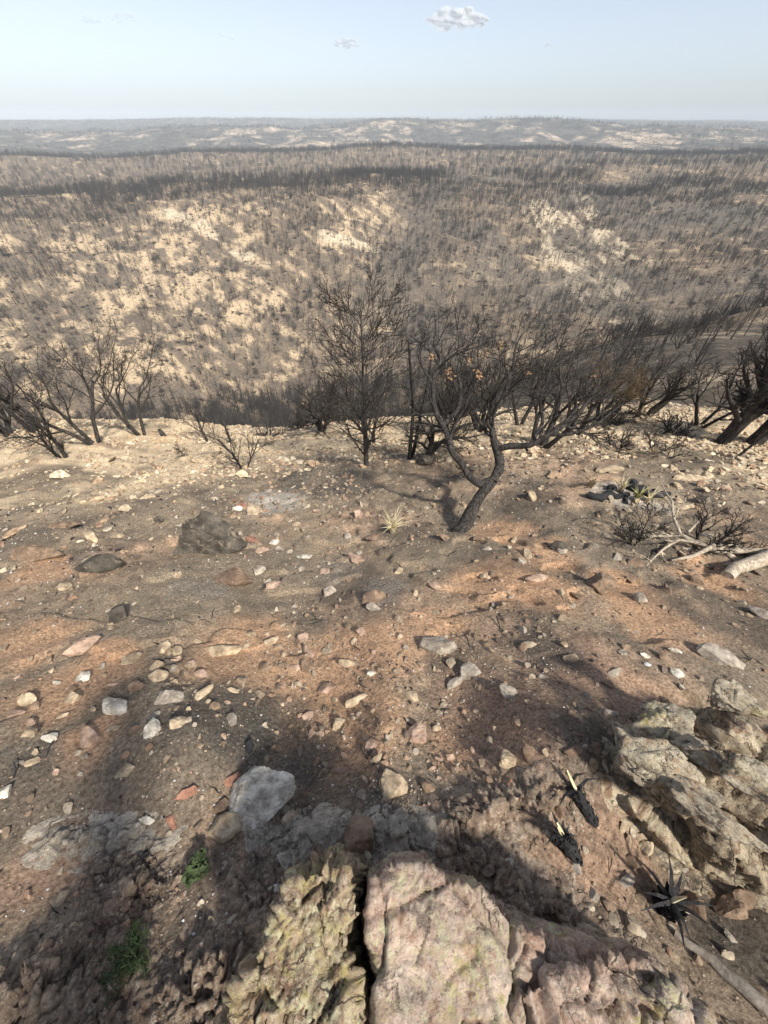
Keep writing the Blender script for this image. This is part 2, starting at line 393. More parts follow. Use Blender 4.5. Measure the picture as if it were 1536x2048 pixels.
SPUR = [(hit(1085, 400), hit(1215, 600), 11), (hit(1150, 385), hit(1290, 540), 6), (hit(1230, 640), hit(1330, 660), 4), (hit(640, 470), hit(760, 500), 5), (hit(330, 420), hit(520, 520), 5)]
DRAW = [(hit(880, 690), hit(800, 560), 12), (hit(800, 560), hit(845, 400), 13), (hit(845, 400), hit(1000, 345), 14), (hit(1300, 470), hit(1500, 420), 22)]
def tone(x, y):
    r = np.hypot(x, y); az = np.degrees(np.arctan2(x, y))
    c = np.empty(x.shape + (3,)); c[:] = (.265, .215, .16)
    def lay(m, col):
        c[:] = c * (1 - m[..., None]) + np.array(col) * m[..., None]
    n = fbm(x * .7, y * .7, o=5, s=51); n2 = fbm(x * 1.9, y * 1.9, o=5, s=57)
    lay(sst(.0, .35, n) * .8, (.44, .31, .215)); lay(sst(.05, .4, n2) * .75, (.12, .102, .084)); lay(sst(.15, .3, fbm(x * 6, y * 6, o=4, s=59)) * .45, (.11, .095, .08))
    wx = x + .12 * fbm(x * 3, y * 3, o=3, s=61) * np.clip(r, 1, 4) * .6; wy = y + .12 * fbm(x * 3, y * 3, o=3, s=63) * np.clip(r, 1, 4) * .6
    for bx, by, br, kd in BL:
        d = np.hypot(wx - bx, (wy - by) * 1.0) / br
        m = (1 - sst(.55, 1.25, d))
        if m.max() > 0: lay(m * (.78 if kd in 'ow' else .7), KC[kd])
    # pale rubble spread along the brow of the slope
    pr = sst(5.6, 7.6, r + .9 * fbm(x * .5, y * .5, o=3, s=71)) * sst(-.42, .02, fbm(x * .45, y * .8, o=4, s=73) + .18)
    lay(pr * (r < 60) * .92, (.60, .485, .335))
    lay(sst(.1, .32, fbm(x * .6, y * .6, o=4, s=77)) * sst(5, 8, r) * .75, (.12, .10, .08))
    # farther hillsides
    mid = sst(12, 17, r)
    f = np.empty_like(c); f[:] = (.20, .157, .116)
    def layf(m, col): f[:] = f * (1 - m[..., None]) + np.array(col) * m[..., None]
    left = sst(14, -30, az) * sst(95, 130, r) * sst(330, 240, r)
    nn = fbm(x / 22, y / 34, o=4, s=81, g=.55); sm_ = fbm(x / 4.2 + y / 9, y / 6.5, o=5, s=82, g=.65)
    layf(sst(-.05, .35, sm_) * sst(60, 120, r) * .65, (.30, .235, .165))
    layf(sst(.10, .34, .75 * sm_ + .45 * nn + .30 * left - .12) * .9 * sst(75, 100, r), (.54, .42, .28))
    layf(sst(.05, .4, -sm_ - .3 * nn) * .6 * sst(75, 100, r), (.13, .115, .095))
    rk, tt = np.zeros_like(x), np.zeros_like(x)
    for (A, B, wd) in SPUR:
        e = np.array([B[0] - A[0], B[1] - A[1]]); L_ = np.hypot(*e); e = e / L_
        t = (x - A[0]) * e[0] + (y - A[1]) * e[1]; q = -(x - A[0]) * e[1] + (y - A[1]) * e[0]
        m = np.exp(-(q / wd) ** 2) * sst(-.1, .1, t / L_) * sst(1.1, .9, t / L_); k_ = m > rk
        rk = np.maximum(rk, m); tt = np.where(k_, fbm(t / 16, q / 2.6, o=4, s=84), tt)
    dw_ = np.zeros_like(x)
    for (A, B, wd) in DRAW:
        e = np.array([B[0] - A[0], B[1] - A[1]]); L_ = np.hypot(*e); e = e / L_
        t = np.clip((x - A[0]) * e[0] + (y - A[1]) * e[1], 0, L_); dw_ = np.maximum(dw_, np.exp(-(np.hypot(x - A[0] - t * e[0], y - A[1] - t * e[1]) / wd) ** 2))
    layf(dw_ * .75, (.12, .105, .09))
    layf(sst(-.06, .16, tt + rk * .55 - .3) * sst(.15, .4, rk), (.60, .50, .36))
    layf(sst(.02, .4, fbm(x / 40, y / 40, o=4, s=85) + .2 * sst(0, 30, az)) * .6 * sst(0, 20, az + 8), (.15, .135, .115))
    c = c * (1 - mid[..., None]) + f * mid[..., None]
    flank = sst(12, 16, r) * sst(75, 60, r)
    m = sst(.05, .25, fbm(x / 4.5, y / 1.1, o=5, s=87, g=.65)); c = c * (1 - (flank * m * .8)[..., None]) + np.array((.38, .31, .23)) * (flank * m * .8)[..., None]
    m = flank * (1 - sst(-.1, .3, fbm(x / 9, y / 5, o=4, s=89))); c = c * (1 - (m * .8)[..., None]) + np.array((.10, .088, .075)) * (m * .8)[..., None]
    far = sst(650, 1000, r)
    g = np.empty_like(c); g[:] = (.105, .10, .09)
    m = sst(.0, .3, .45 * fbm(x / 160, y / 260, o=3, s=91, g=.6) + .75 * fbm(x / 28, y / 60, o=4, s=92, g=.7)) * .85 * (1 - .65 * sst(1600, 1900, r)) * (1 - .7 * sst(1430, 1500, r) * sst(1750, 1650, r))
    g = g * (1 - m[..., None]) + np.array((.46, .38, .30)) * m[..., None]
    return c * (1 - far[..., None]) + g * far[..., None]

def build_ground():
    A, Q = np.meshgrid(AZ, RR)                     # rows = rings
    X, Y = Q * np.sin(A), Q * np.cos(A)
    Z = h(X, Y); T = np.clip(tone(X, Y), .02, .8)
    na = len(AZ)
    cuts = [('hillside_ground', 0, int(np.searchsorted(RR, 15.0)), M_G), ('valley_hillside', int(np.searchsorted(RR, 15.0)), int(np.searchsorted(RR, 900)), M_H), ('distant_hills', int(np.searchsorted(RR, 900)), len(RR) - 1, M_F)]
    for name, i0, i1, mt in cuts:
        n = i1 - i0 + 1
        V = np.stack([X[i0:i1 + 1], Y[i0:i1 + 1], Z[i0:i1 + 1]], -1).reshape(-1, 3)
        I, J = np.meshgrid(np.arange(n - 1), np.arange(na), indexing='ij'); J2 = (J + 1) % na
        F = np.stack([I * na + J, I * na + J2, (I + 1) * na + J2, (I + 1) * na + J], -1).reshape(-1, 4)
        F = F[:, ::-1]
        me = None
        if i0 == 0:
            V = np.vstack([V, [[0, 0, Z[0].mean()]]]); c = len(V) - 1
            me = mesh(name, V, F, mt, True)
            ar = np.arange(na); # closing fan
            fan = mesh(name, V, np.vstack([F[:0, :3], np.stack([np.full(na, c), (ar + 1) % na, ar], -1)]), mt)
            import bmesh
            bm = bmesh.new(); bm.from_mesh(me); bm.verts.ensure_lookup_table()
            for j in range(na): bm.faces.new((bm.verts[c], bm.verts[(j + 1) % na], bm.verts[j])).smooth = True
            bm.to_mesh(me); bm.free(); bpy.data.meshes.remove(fan)
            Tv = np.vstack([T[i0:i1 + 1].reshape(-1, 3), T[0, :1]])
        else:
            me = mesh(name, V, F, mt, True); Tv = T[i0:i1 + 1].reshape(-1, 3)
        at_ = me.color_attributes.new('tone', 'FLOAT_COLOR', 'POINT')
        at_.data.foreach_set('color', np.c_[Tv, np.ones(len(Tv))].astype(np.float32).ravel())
        me.name = name
        o = link(name, me); tag(o, {'hillside_ground': 'scorched orange and grey soil of the near slope', 'valley_hillside': 'burnt tan hillside across the valley', 'distant_hills': 'hazy burnt hills along the horizon'}[name], kind='structure')
build_ground()

# ------------------------------------------------------------------ stones
def ico(sub):
    import bmesh
    bm = bmesh.new(); bmesh.ops.create_icosphere(bm, subdivisions=sub, radius=1.0)
    V = np.array([v.co[:] for v in bm.verts]); F = np.array([[v.index for v in f.verts] for f in bm.faces]); bm.free()
    return V / np.linalg.norm(V, axis=1)[:, None], F
ICO = {k: ico(k) for k in (1, 2, 3, 4, 5)}
def stone_geo(seed, sub=2, planes=13, dims=(1, 1, 1), rough=.03, cragged=0.0):
    rg = np.random.RandomState(seed); U, F = ICO[sub]
    N = rg.normal(size=(planes, 3)); N /= np.linalg.norm(N, axis=1)[:, None]
    Dn = rg.uniform(.5, .95, planes)
    dn = U @ N.T
    r = np.where(dn > 1e-3, Dn / np.maximum(dn, 1e-3), 9).min(1); r = np.minimum(r, 1.5)
    V = U * r[:, None]
    if rough: V = V * (1 + rough * fbm(U[:, 0] * 3 + seed, U[:, 1] * 3, U[:, 2] * 3, o=4, s=seed % 97))[:, None]
    if cragged:
        V = V * (1 + cragged * crag(V[:, 0] + seed, V[:, 1], V[:, 2], .45, .45, .3, seed % 50) + .4 * cragged * crag(V[:, 0], V[:, 1], V[:, 2], .16, .16, .12, 7))[:, None]
    return V * np.array(dims), F
def stone_mesh(seed, mat, sub=2, planes=13, dims=(1, 1, 1), rough=.03, cragged=0.0):
    V, F = stone_geo(seed, sub, planes, dims, rough, cragged)
    return mesh('stone', V, F, mat, False)

MATS = {'tan': M_TAN, 'white': M_WHITE, 'red': M_RED, 'pink': M_PINK, 'soot': M_SOOT, 'brown': M_BROWN, 'grey': M_GREY, 'pale': M_PALE}
OCC = []
# photo x, y, width px, height px (as seen), yaw deg, kind, label, name
ROCKS = [
 (517, 1577, 130, 100, 20, 'white', 'large whitish boulder with a rounded top, biggest loose rock in the lower left', 'boulder'),
 (460, 1640, 66, 46, 0, 'tan', 'tan angular rock tucked against the lower left of the white boulder', 'rock'),
 (446, 1608, 34, 26, 0, 'brown', 'small brown rock wedged between the white boulder and the tan angular rock', 'rock'),
 (580, 1630, 38, 26, 10, 'tan', 'small tan rock just below the right edge of the white boulder', 'rock'),
 (720, 1655, 58, 78, 80, 'brown', 'knobbly purplish brown rock perched above the bedrock crack', 'rock'),
 (788, 1553, 50, 62, 70, 'tan', 'tan rounded slab standing out alone on dark soil in the lower centre', 'rock'),
 (375, 1582, 52, 16, 15, 'red', 'flat brick red stone left of the white boulder', 'rock'),
 (466, 1555, 40, 26, 30, 'red', 'dull red rock half behind the white boulder', 'rock'),
 (443, 1298, 76, 34, 18, 'tan', 'long cream rock with a pitted top in the left middle of the slope', 'rock'),
 (261, 1315, 44, 28, 5, 'tan', 'oval flat tan stone left of the long cream rock', 'rock'),
 (165, 1285, 42, 34, 20, 'pink', 'rounded pinkish rock on orange soil near the left side', 'rock'),
 (167, 1353, 28, 22, 0, 'white', 'small squarish white stone on bright orange soil', 'rock'),
 (243, 1408, 34, 46, 55, 'white', 'upright white wedge of stone among the left cluster', 'rock'),
 (270, 1372, 36, 30, 40, 'brown', 'blocky brown stone just above the white wedge', 'rock'),
 (318, 1352, 34, 24, 20, 'tan', 'rounded tan stone above the pale cluster of the left', 'rock'),
 (355, 1438, 28, 48, 65, 'tan', 'tall narrow tan stone at the edge of the big shadow', 'rock'),
 (340, 1390, 56, 36, 10, 'grey', 'broad pitted grey stone in the middle of the left cluster', 'rock'),
 (305, 1455, 32, 34, 0, 'white', 'chunky whitish stone below the pitted grey stone', 'rock'),
 (183, 1467, 36, 42, 50, 'pink', 'mottled pale pink stone on the lower orange patch', 'rock'),
 (98, 1470, 18, 28, 80, 'white', 'narrow whitish stone left of the mottled pink one', 'rock'),
 (62, 1442, 28, 20, 10, 'pink', 'flat oval pinkish stone near the left edge', 'rock'),
 (62, 1460, 26, 20, 0, 'tan', 'flat olive tan stone under the oval pinkish one', 'rock'),
 (402, 1385, 40, 26, 25, 'tan', 'tan slab at the top of the big shadow', 'rock'),
 (328, 1290, 26, 24, 0, 'tan', 'pale blocky stone above the oval flat stone', 'rock'),
 (541, 1280, 26, 22, 0, 'tan', 'cream rounded stone right of the long cream rock', 'rock'),
 (10, 1580, 30, 24, 40, 'white', 'bright white stone cut by the left edge', 'rock'),
 (748, 1483, 36, 24, 10, 'pink', 'pinkish loaf shaped stone in the middle of the slope', 'rock'),
 (752, 1518, 24, 20, 0, 'tan', 'small tan stone under the pinkish loaf shaped stone', 'rock'),
 (832, 1462, 58, 40, 15, 'pink', 'ragged pinkish rock beside the bright orange patch', 'rock'),
 (868, 1285, 76, 46, -8, 'grey', 'grey jagged rock with cream edges in the centre of the slope', 'rock'),
 (1020, 1512, 32, 42, 70, 'tan', 'upright tan rock on glinting ash, leftmost of the three on the right', 'rock'),
 (1058, 1502, 32, 30, -30, 'brown', 'brown triangular rock in the middle of the ash scatter', 'rock'),
 (1142, 1500, 28, 20, 0, 'brown', 'flat brown rock, rightmost on the ash scatter', 'rock'),
 (1022, 1565, 14, 26, 85, 'red', 'narrow reddish stone under the upright tan rock', 'rock'),
 (975, 1553, 28, 24, -35, 'brown', 'small brown wedge left of the narrow reddish stone', 'rock'),
 (1204, 1160, 58, 52, -20, 'brown', 'dark brown block casting its own shade on the right slope', 'boulder'),
 (1285, 1195, 22, 24, 0, 'grey', 'small grey stone right of the dark brown block', 'rock'),
 (1525, 1225, 40, 30, 0, 'grey', 'smooth grey rock at the right edge', 'rock'),
 (1293, 1312, 18, 10, -15, 'white', 'small flat white chip on the right slope', 'rock'),
 (1350, 1300, 34, 12, -15, 'white', 'long flat white chip, right of the small flat one', 'rock'),
 (1353, 1342, 24, 20, 10, 'white', 'round whitish stone below the flat white chips', 'rock'),
 (1430, 1305, 48, 46, 60, 'grey', 'rough grey knob of rock on the right', 'rock'),
 (1020, 1380, 44, 34, -20, 'grey', 'split grey rock in the right centre', 'rock'),
 (905, 1365, 38, 20, 35, 'grey', 'smooth grey stone under the jagged rock', 'rock'),
 (940, 1335, 40, 50, 80, 'grey', 'upright ribbed grey rock right of the centre', 'rock'),
 (745, 1190, 44, 36, 20, 'brown', 'rusty brown rock by a dark hollow in the centre', 'rock'),
 (435, 1083, 118, 66, 8, 'soot', 'big soot black boulder with lighter cracks on the left slope', 'boulder'),
 (460, 1155, 88, 34, -8, 'brown', 'flat brown rock below the big black boulder', 'rock'),
 (222, 1130, 66, 32, 0, 'soot', 'squat sooty block on grey soil at the left', 'rock'),
 (172, 1140, 34, 24, 0, 'brown', 'smaller brown stone left of the squat block', 'rock'),
 (508, 1078, 18, 22, 60, 'red', 'reddish chip against the right end of the black boulder', 'rock'),
 (548, 1083, 18, 16, 0, 'white', 'white faced cube of stone right of the black boulder', 'rock'),
 (520, 1100, 24, 14, 0, 'pink', 'pinkish cracked stone below the white faced cube', 'rock'),
 (612, 1112, 28, 12, -5, 'white', 'short white block lying right of the black boulder', 'rock'),
 (550, 1166, 26, 18, 30, 'pink', 'tilted pink and white stone below the black boulder', 'rock'),
 (484, 1010, 24, 18, 0, 'red', 'red and white stone above the black boulder', 'rock'),
 (474, 1018, 18, 12, 0, 'white', 'white stone leaning on the red and white one', 'rock'),
 (743, 1073, 32, 18, 0, 'brown', 'brown block beside the straw coloured tuft', 'rock'),
 (420, 915, 66, 34, 5, 'tan', 'big cream boulder on the pale brow of the slope', 'boulder'),
 (190, 915, 80, 20, 5, 'tan', 'low long cream rock on the brow at the left', 'rock'),
 (345, 958, 58, 20, 0, 'tan', 'low orange tan rock below the cream boulder', 'rock'),
 (1220, 937, 58, 24, 5, 'tan', 'flat topped pale slab above the ash bed on the right', 'boulder'),
 (1370, 1010, 42, 20, 0, 'tan', 'tan rock right of the ash bed', 'rock'),
 (1070, 1155, 56, 22, 0, 'pink', 'low rounded orange pink rock set in the soil right of the crooked tree', 'rock'),
 (1110, 1092, 32, 22, 0, 'soot', 'dark rock right of the crooked tree foot', 'rock'),
 (855, 925, 30, 18, 0, 'soot', 'dark angular rock behind the crooked tree', 'rock'),
 (1290, 1690, 36, 22, 15, 'tan', 'pale stone at the foot of the layered outcrop', 'rock'),
 (1262, 1718, 26, 22, -30, 'brown', 'brown cube of stone left of the pale stone under the outcrop', 'rock'),
 (1252, 1750, 18, 40, -60, 'grey', 'narrow leaf shaped stone beside the burnt yucca', 'rock'),
 (1492, 1790, 40, 30, -20, 'brown', 'brown rounded stone in the lower right beside the outcrop', 'rock'),
 (1466, 1810, 48, 42, -10, 'brown', 'round brown cobble left of the rounded stone in the lower right', 'rock'),
 (1392, 1807, 40, 32, -20, 'brown', 'brown cobble right of the burnt yucca', 'rock'),
 (1014, 1723, 30, 22, 20, 'white', 'whitish stone above the bedrock ledge', 'rock'),
 (575, 1712, 34, 44, 70, 'grey', 'rounded grey stone above the lichen covered bedrock', 'rock'),
 (550, 1770, 14, 40, 80, 'white', 'thin white splinter left of the lichen covered bedrock', 'rock'),
 (125, 1790, 30, 26, 30, 'tan', 'pale wedge in the lower left', 'rock'),
 (122, 1798, 20, 16, 0, 'tan', 'small cream pebble touching the pale wedge', 'rock'),
 (150, 1855, 26, 30, 70, 'tan', 'tan tooth shaped stone in the lower left', 'rock'),
 (298, 1638, 32, 16, 0, 'white', 'flat white stone on top of the small pale pile', 'rock'),
 (345, 1645, 16, 20, 60, 'red', 'small reddish stone right of the pale pile', 'rock'),
 (272, 1652, 26, 14, 0, 'grey', 'flat grey stone at the foot of the pale pile', 'rock'),
 (465, 1435, 24, 28, 50, 'grey', 'grey pointed stone inside the big shadow', 'rock'),
 (430, 1412, 24, 18, 0, 'brown', 'grey brown stone inside the big shadow above the pointed one', 'rock'),
 (715, 1395, 42, 26, 20, 'tan', 'tan slab half sunk in orange soil', 'rock'),
 (680, 1440, 20, 30, 80, 'tan', 'upright tan stone right of the big shadow', 'rock'),
 (655, 1372, 36, 26, 30, 'pink', 'pinkish block above the upright tan stone', 'rock'),
 (826, 1390, 28, 16, 0, 'tan', 'cream oval stone on dark soil below the jagged rock', 'rock'),
 (740, 1345, 14, 18, 80, 'white', 'small white oval stone on the orange soil', 'rock'),
 (700, 1325, 46, 16, -10, 'tan', 'long low cream stone on the orange soil', 'rock'),
 (120, 1050, 60, 18, 0, 'brown', 'layered tan rock on the left slope', 'rock'),
 (70, 1100, 90, 40, 5, 'brown', 'rough broken ledge of tan rock at the left edge', 'rock'),
 (245, 1225, 34, 36, 0, 'soot', 'black burnt lump at the tip of the shadow', 'rock'),
 (150, 1050, 44, 12, 15, 'soot', 'thin dark slab on the left slope', 'rock'),
 (320, 1040, 30, 12, 0, 'soot', 'flat dark stone above and left of the black boulder', 'rock'),
 (960, 1075, 30, 14, 0, 'brown', 'brown stone at the foot of the crooked tree', 'rock'),
 (1410, 1000, 36, 12, -5, 'soot', 'flat dark stone right of the ash bed', 'rock'),
 (1380, 955, 56, 12, 0, 'tan', 'broad thin cream slab on the right brow', 'rock'),
]
SRC = []
def place_rock(i, px, py, w, hp, yaw, kd, label, name):
    p = hit(px, py + hp * .22); dep = p.y * CP - p.z * SP
    wm = w / FPX * dep; hm = hp / FPX * dep
    dn = Vector((p.x, p.y, p.z)).normalized(); top = abs(dn.z)          # 1 = seen from straight above
    zz = max((.62 if w > 50 else .45) * min(wm, hm), .3 * hm * (1.15 - top) * 1.6); yy = max(.35 * wm, (hm - zz * math.sqrt(1 - top * top) * .7) / max(top, .5))
    if yaw > 45: wm, yy = hm / max(top, .5), wm; 
    big = w > 50
    if kd == 'soot': zz *= 1.45
    me = stone_mesh(100 + i, MATS[kd], 5 if w > 110 else (4 if w > 50 else 3), 14 if not big else 26, (wm * (.68 if w > 50 else .58), yy * (.68 if w > 50 else .58), zz * .95), .07, .06 if big else .03)
    o = link(name, me); o.location = (p.x, p.y, p.z + zz * (.5 if kd == 'soot' else .2)); o.rotation_euler = (random.uniform(-.15, .15), random.uniform(-.15, .15), R(yaw - (90 if yaw > 45 else 0)))
    tag(o, label, 'rock' if name == 'rock' else 'boulder', 'loose rocks on the burnt slope'); OCC.append((p.x, p.y, max(wm, yy) * .5)); return o
random.seed(4)
for i, q in enumerate(ROCKS): place_rock(i, *q)

protos = [stone_mesh(900 + i, M_STONE, 3, 7, (.5, random.uniform(.3, .48), random.uniform(.16, .34)), .05, .02) for i in range(9)]
protos_p = [stone_mesh(930 + i, M_PALE, 3, 7, (.5, random.uniform(.28, .45), random.uniform(.12, .26)), .05, .02) for i in range(6)]

def free(x, y, s):
    return all((x - a) ** 2 + (y - b) ** 2 > (c + s) ** 2 for a, b, c in OCC)
# more countable stones, of nondescript look
rg = random.Random(77); n = 0
ANCH = ((517, 1577, 'the white boulder'), (720, 1655, 'the knobbly purplish rock'), (788, 1553, 'the lone tan rounded slab'), (375, 1582, 'the flat brick red stone'), (443, 1298, 'the long cream rock'),
        (261, 1315, 'the oval flat tan stone'), (165, 1285, 'the rounded pinkish rock'), (243, 1408, 'the white wedge stone'), (340, 1390, 'the pitted grey stone'), (183, 1467, 'the mottled pale pink stone'),
        (62, 1450, 'the stones at the left edge'), (748, 1483, 'the loaf shaped pink stone'), (832, 1462, 'the ragged pinkish rock'), (868, 1285, 'the jagged grey rock'), (1040, 1512, 'the ash scatter on the right'),
        (1204, 1160, 'the dark brown block'), (1350, 1310, 'the flat white chips'), (1430, 1305, 'the rough grey knob'), (1020, 1380, 'the split grey rock'), (745, 1190, 'the rusty brown rock'), (435, 1083, 'the big black boulder'),
        (222, 1130, 'the squat sooty block'), (784, 1063, 'the straw coloured tuft'), (932, 1060, 'the foot of the crooked oak'), (420, 915, 'the big cream boulder'), (190, 915, 'the low long cream rock'), (487, 935, 'the twiggy sapling'),
        (1220, 937, 'the flat topped slab'), (1240, 990, 'the ash bed'), (1380, 1105, 'the bleached branches'), (732, 932, 'the tall upright tree'), (1440, 888, 'the thick leaning trunk'), (1070, 1155, 'the orange pink rock'),
        (1330, 1815, 'the lower right burnt yucca'), (1182, 1635, 'the lying yucca stem'), (1460, 1810, 'the lower right cobbles'), (640, 1120, 'the short white block'), (120, 1060, 'the layered tan rock'), (600, 960, 'the grey ash patch'))
cold = {c: [mesh('stone', *stone_geo(900 + i + 7 * j, 4, 8, (.5, (.34, .46, .28, .42)[i], (.2, .32, .18, .28)[i]), .05, .03), MATS[c]) for i in range(4)] for j, c in enumerate(('tan', 'brown', 'pink', 'white', 'grey', 'pale'))}
SHP = ('flat', 'chunky', 'long thin', 'rounded')
zones = (((350, 1260, 620, 1420), 30, 1, 'tan tan pink brown'), ((20, 1330, 380, 1560), 28, 1, 'tan brown pink grey tan'), ((600, 1260, 980, 1600), 44, .9, 'tan brown pink'), ((980, 1200, 1400, 1560), 36, .9, 'brown grey brown tan'),
         ((450, 980, 900, 1240), 30, 1, 'brown grey pink tan'), ((960, 1060, 1500, 1200), 22, 1, 'brown tan grey'), ((0, 960, 420, 1180), 16, 1, 'tan pale'), ((1000, 880, 1520, 1010), 16, 1, 'pale tan'), ((0, 880, 640, 960), 12, 1, 'pale'), ((1150, 1680, 1536, 1900), 14, 1, 'brown grey'))
for (x0, y0, x1, y1), cnt, sc, cs_ in zones:
    k = 0; cs_ = cs_.split(); tries = 0
    while k < cnt and tries < 4 * cnt:
        tries += 1
        px, py = rg.uniform(x0, x1), rg.uniform(y0, y1); p = hit(px, py)
        dep = p.y * CP - p.z * SP; wpx = rg.choice((11, 13, 15, 18, 22, 27)) * sc; s = wpx / FPX * dep
        if py < 1000: s = min(s, .26)
        if not free(p.x, p.y, s * .5): continue
        c = rg.choice(cs_); i = rg.randrange(4)
        o = link('rock', cold[c][i]); o.location = (p.x, p.y, p.z + s * .04); o.scale = (s * rg.uniform(.9, 1.2), s * rg.uniform(.9, 1.2), s * rg.uniform(.8, 1.2))
        yw = rg.uniform(0, 6.28); o.rotation_euler = (rg.uniform(-.2, .2), rg.uniform(-.2, .2), yw)
        d_, ax, ay, nm_ = min(((px - a) ** 2 + (py - b) ** 2, a, b, t_) for a, b, t_ in ANCH)
        dx, dy = px - ax, py - ay; far_ = 'a little' if d_ > 60 ** 2 else 'just'
        rel = ('right of' if dx > 0 else 'left of') if abs(dx) > abs(dy) * 1.6 else (('below' if dy > 0 else 'above') if abs(dy) > abs(dx) * 1.6 else ('below and ' if dy > 0 else 'above and ') + ('right of' if dx > 0 else 'left of'))
        sz = 'tiny' if wpx < 14 else ('small' if wpx < 19 else 'fist sized')
        lab = '%s %s %s stone %s %s %s' % (sz, SHP[i], {'pale': 'cream'}.get(c, c), far_, rel, nm_)
        if len(lab.split()) > 16: lab = lab.replace(' a little', '').replace(' just', '')
        tag(o, lab, 'rock', 'loose stones around ' + nm_); OCC.append((p.x, p.y, s * .5)); k += 1
# natural looking sources for the rubble nobody could count
SRC, S_PL = [], []
for k, (a, b_) in enumerate(((560, 1330), (596, 1368), (520, 1392), (655, 1300), (905, 1330), (1060, 1290), (1130, 1240), (700, 1255), (380, 1330))):
    p = hit(a, b_); o = link('rock', protos[k], None, p); o.scale = (.07, .07, .07); tag(o, 'small stone %s' % ('left of the small upright pebble', 'on orange soil below the cream rounded stone', 'at the top edge of the big shadow', 'above the long low cream stone', 'right of the jagged grey rock', 'on the bare soil right of the slope centre', 'below the orange pink rock', 'on soil below the rusty brown rock', 'right of the rounded tan stone')[k], 'rock', 'loose rocks on the burnt slope'); SRC.append(o)
for k, (a, b_) in enumerate(((560, 905), (610, 890), (1010, 905), (1110, 950), (1420, 940), (300, 905))):
    p = hit(a, b_); o = link('rock', protos_p[k], None, p); o.scale = (.2, .2, .2); tag(o, 'cream shard %s' % ('right of the twiggy sapling', 'left of the forked tree foot', 'under the right limb of the crooked oak', 'between the crooked oak and the ash bed', 'below the thick leaning trunk', 'left of the tiny charred twig')[k], 'rock', 'loose rocks on the burnt slope'); S_PL.append(o)

# ------------------------------------------------------------------ scattering with geometry nodes (for what nobody could count)
def scatter(name, P, rot, scl, idx, srcs, label, cat, group=None):
    me = bpy.data.meshes.new(name); me.vertices.add(len(P)); me.vertices.foreach_set('co', np.asarray(P, np.float32).ravel())
    for nm, ty, arr in (('rot', 'FLOAT_VECTOR', rot), ('scl', 'FLOAT_VECTOR', scl)):
        a = me.attributes.new(nm, ty, 'POINT'); a.data.foreach_set('vector', np.asarray(arr, np.float32).ravel())
    a = me.attributes.new('pick', 'INT', 'POINT'); a.data.foreach_set('value', np.asarray(idx, np.int32))
    o = link(name, me); tag(o, label, cat, group, 'stuff')
    ng = bpy.data.node_groups.new(name, 'GeometryNodeTree')
    ng.interface.new_socket('Geometry', in_out='INPUT', socket_type='NodeSocketGeometry'); ng.interface.new_socket('Geometry', in_out='OUTPUT', socket_type='NodeSocketGeometry')
    N, L = ng.nodes, ng.links
    gi, go = N.new('NodeGroupInput'), N.new('NodeGroupOutput'); jn = N.new('GeometryNodeJoinGeometry')
    def attr(nm, dt):
        q = N.new('GeometryNodeInputNamedAttribute'); q.data_type = dt; q.inputs['Name'].default_value = nm; return q.outputs['Attribute']
    ra, sa, pa = attr('rot', 'FLOAT_VECTOR'), attr('scl', 'FLOAT_VECTOR'), attr('pick', 'INT')
    e2r = N.new('FunctionNodeEulerToRotation'); L.new(ra, e2r.inputs[0])
    for k, so in enumerate(srcs):
        cm = N.new('FunctionNodeCompare'); cm.data_type = 'INT'; cm.operation = 'EQUAL'
        L.new(pa, [i for i in cm.inputs if i.type == 'INT' and i.enabled][0]); [i for i in cm.inputs if i.type == 'INT' and i.enabled][1].default_value = k
        oi = N.new('GeometryNodeObjectInfo'); oi.transform_space = 'ORIGINAL'; oi.inputs['Object'].default_value = so; oi.inputs['As Instance'].default_value = True
        ip = N.new('GeometryNodeInstanceOnPoints')
        L.new(gi.outputs[0], ip.inputs['Points']); L.new(cm.outputs[0], ip.inputs['Selection']); L.new(oi.outputs['Geometry'], ip.inputs['Instance'])
        L.new(e2r.outputs[0], ip.inputs['Rotation']); L.new(sa, ip.inputs['Scale']); L.new(ip.outputs[0], jn.inputs[0])
    L.new(jn.outputs[0], go.inputs[0])
    md = o.modifiers.new('scatter', 'NODES'); md.node_group = ng
    return o

def field(n, r0, r1, a0, a1, seed, keep=None, power=2.0):
    g = np.random.RandomState(seed); a = np.radians(g.uniform(a0, a1, n)); r = (g.uniform(r0 ** power, r1 ** power, n)) ** (1 / power)
    x, y = r * np.sin(a), r * np.cos(a)
    if keep is not None:
        m = g.uniform(size=n) < keep(x, y, r); x, y, r = x[m], y[m], r[m]
    return x, y, r, g
def stones(name, n, r0, r1, seed, s0, s1, srcs, label, cat, keep=None, power=1.4, sink=.1, rmax=1.5, amin=-110, amax=110):
    x, y, r, g = field(n, r0, r1, amin, amax, seed, keep, power)
    s = s0 * (s1 / s0) ** (g.uniform(size=len(x)) ** 2.2)
    s = s * np.clip(r / 3.0, .7, rmax)
    z = h(x, y) + s * sink
    scl = np.stack([s * g.uniform(.7, 1.3, len(x)), s * g.uniform(.7, 1.3, len(x)), s * g.uniform(.6, 1.3, len(x))], -1)
    rot = np.stack([g.uniform(-.4, .4, len(x)), g.uniform(-.4, .4, len(x)), g.uniform(0, 6.28, len(x))], -1)
    return scatter(name, np.stack([x, y, z], -1), rot, scl, g.randint(0, len(srcs), len(x)), srcs, label, cat)

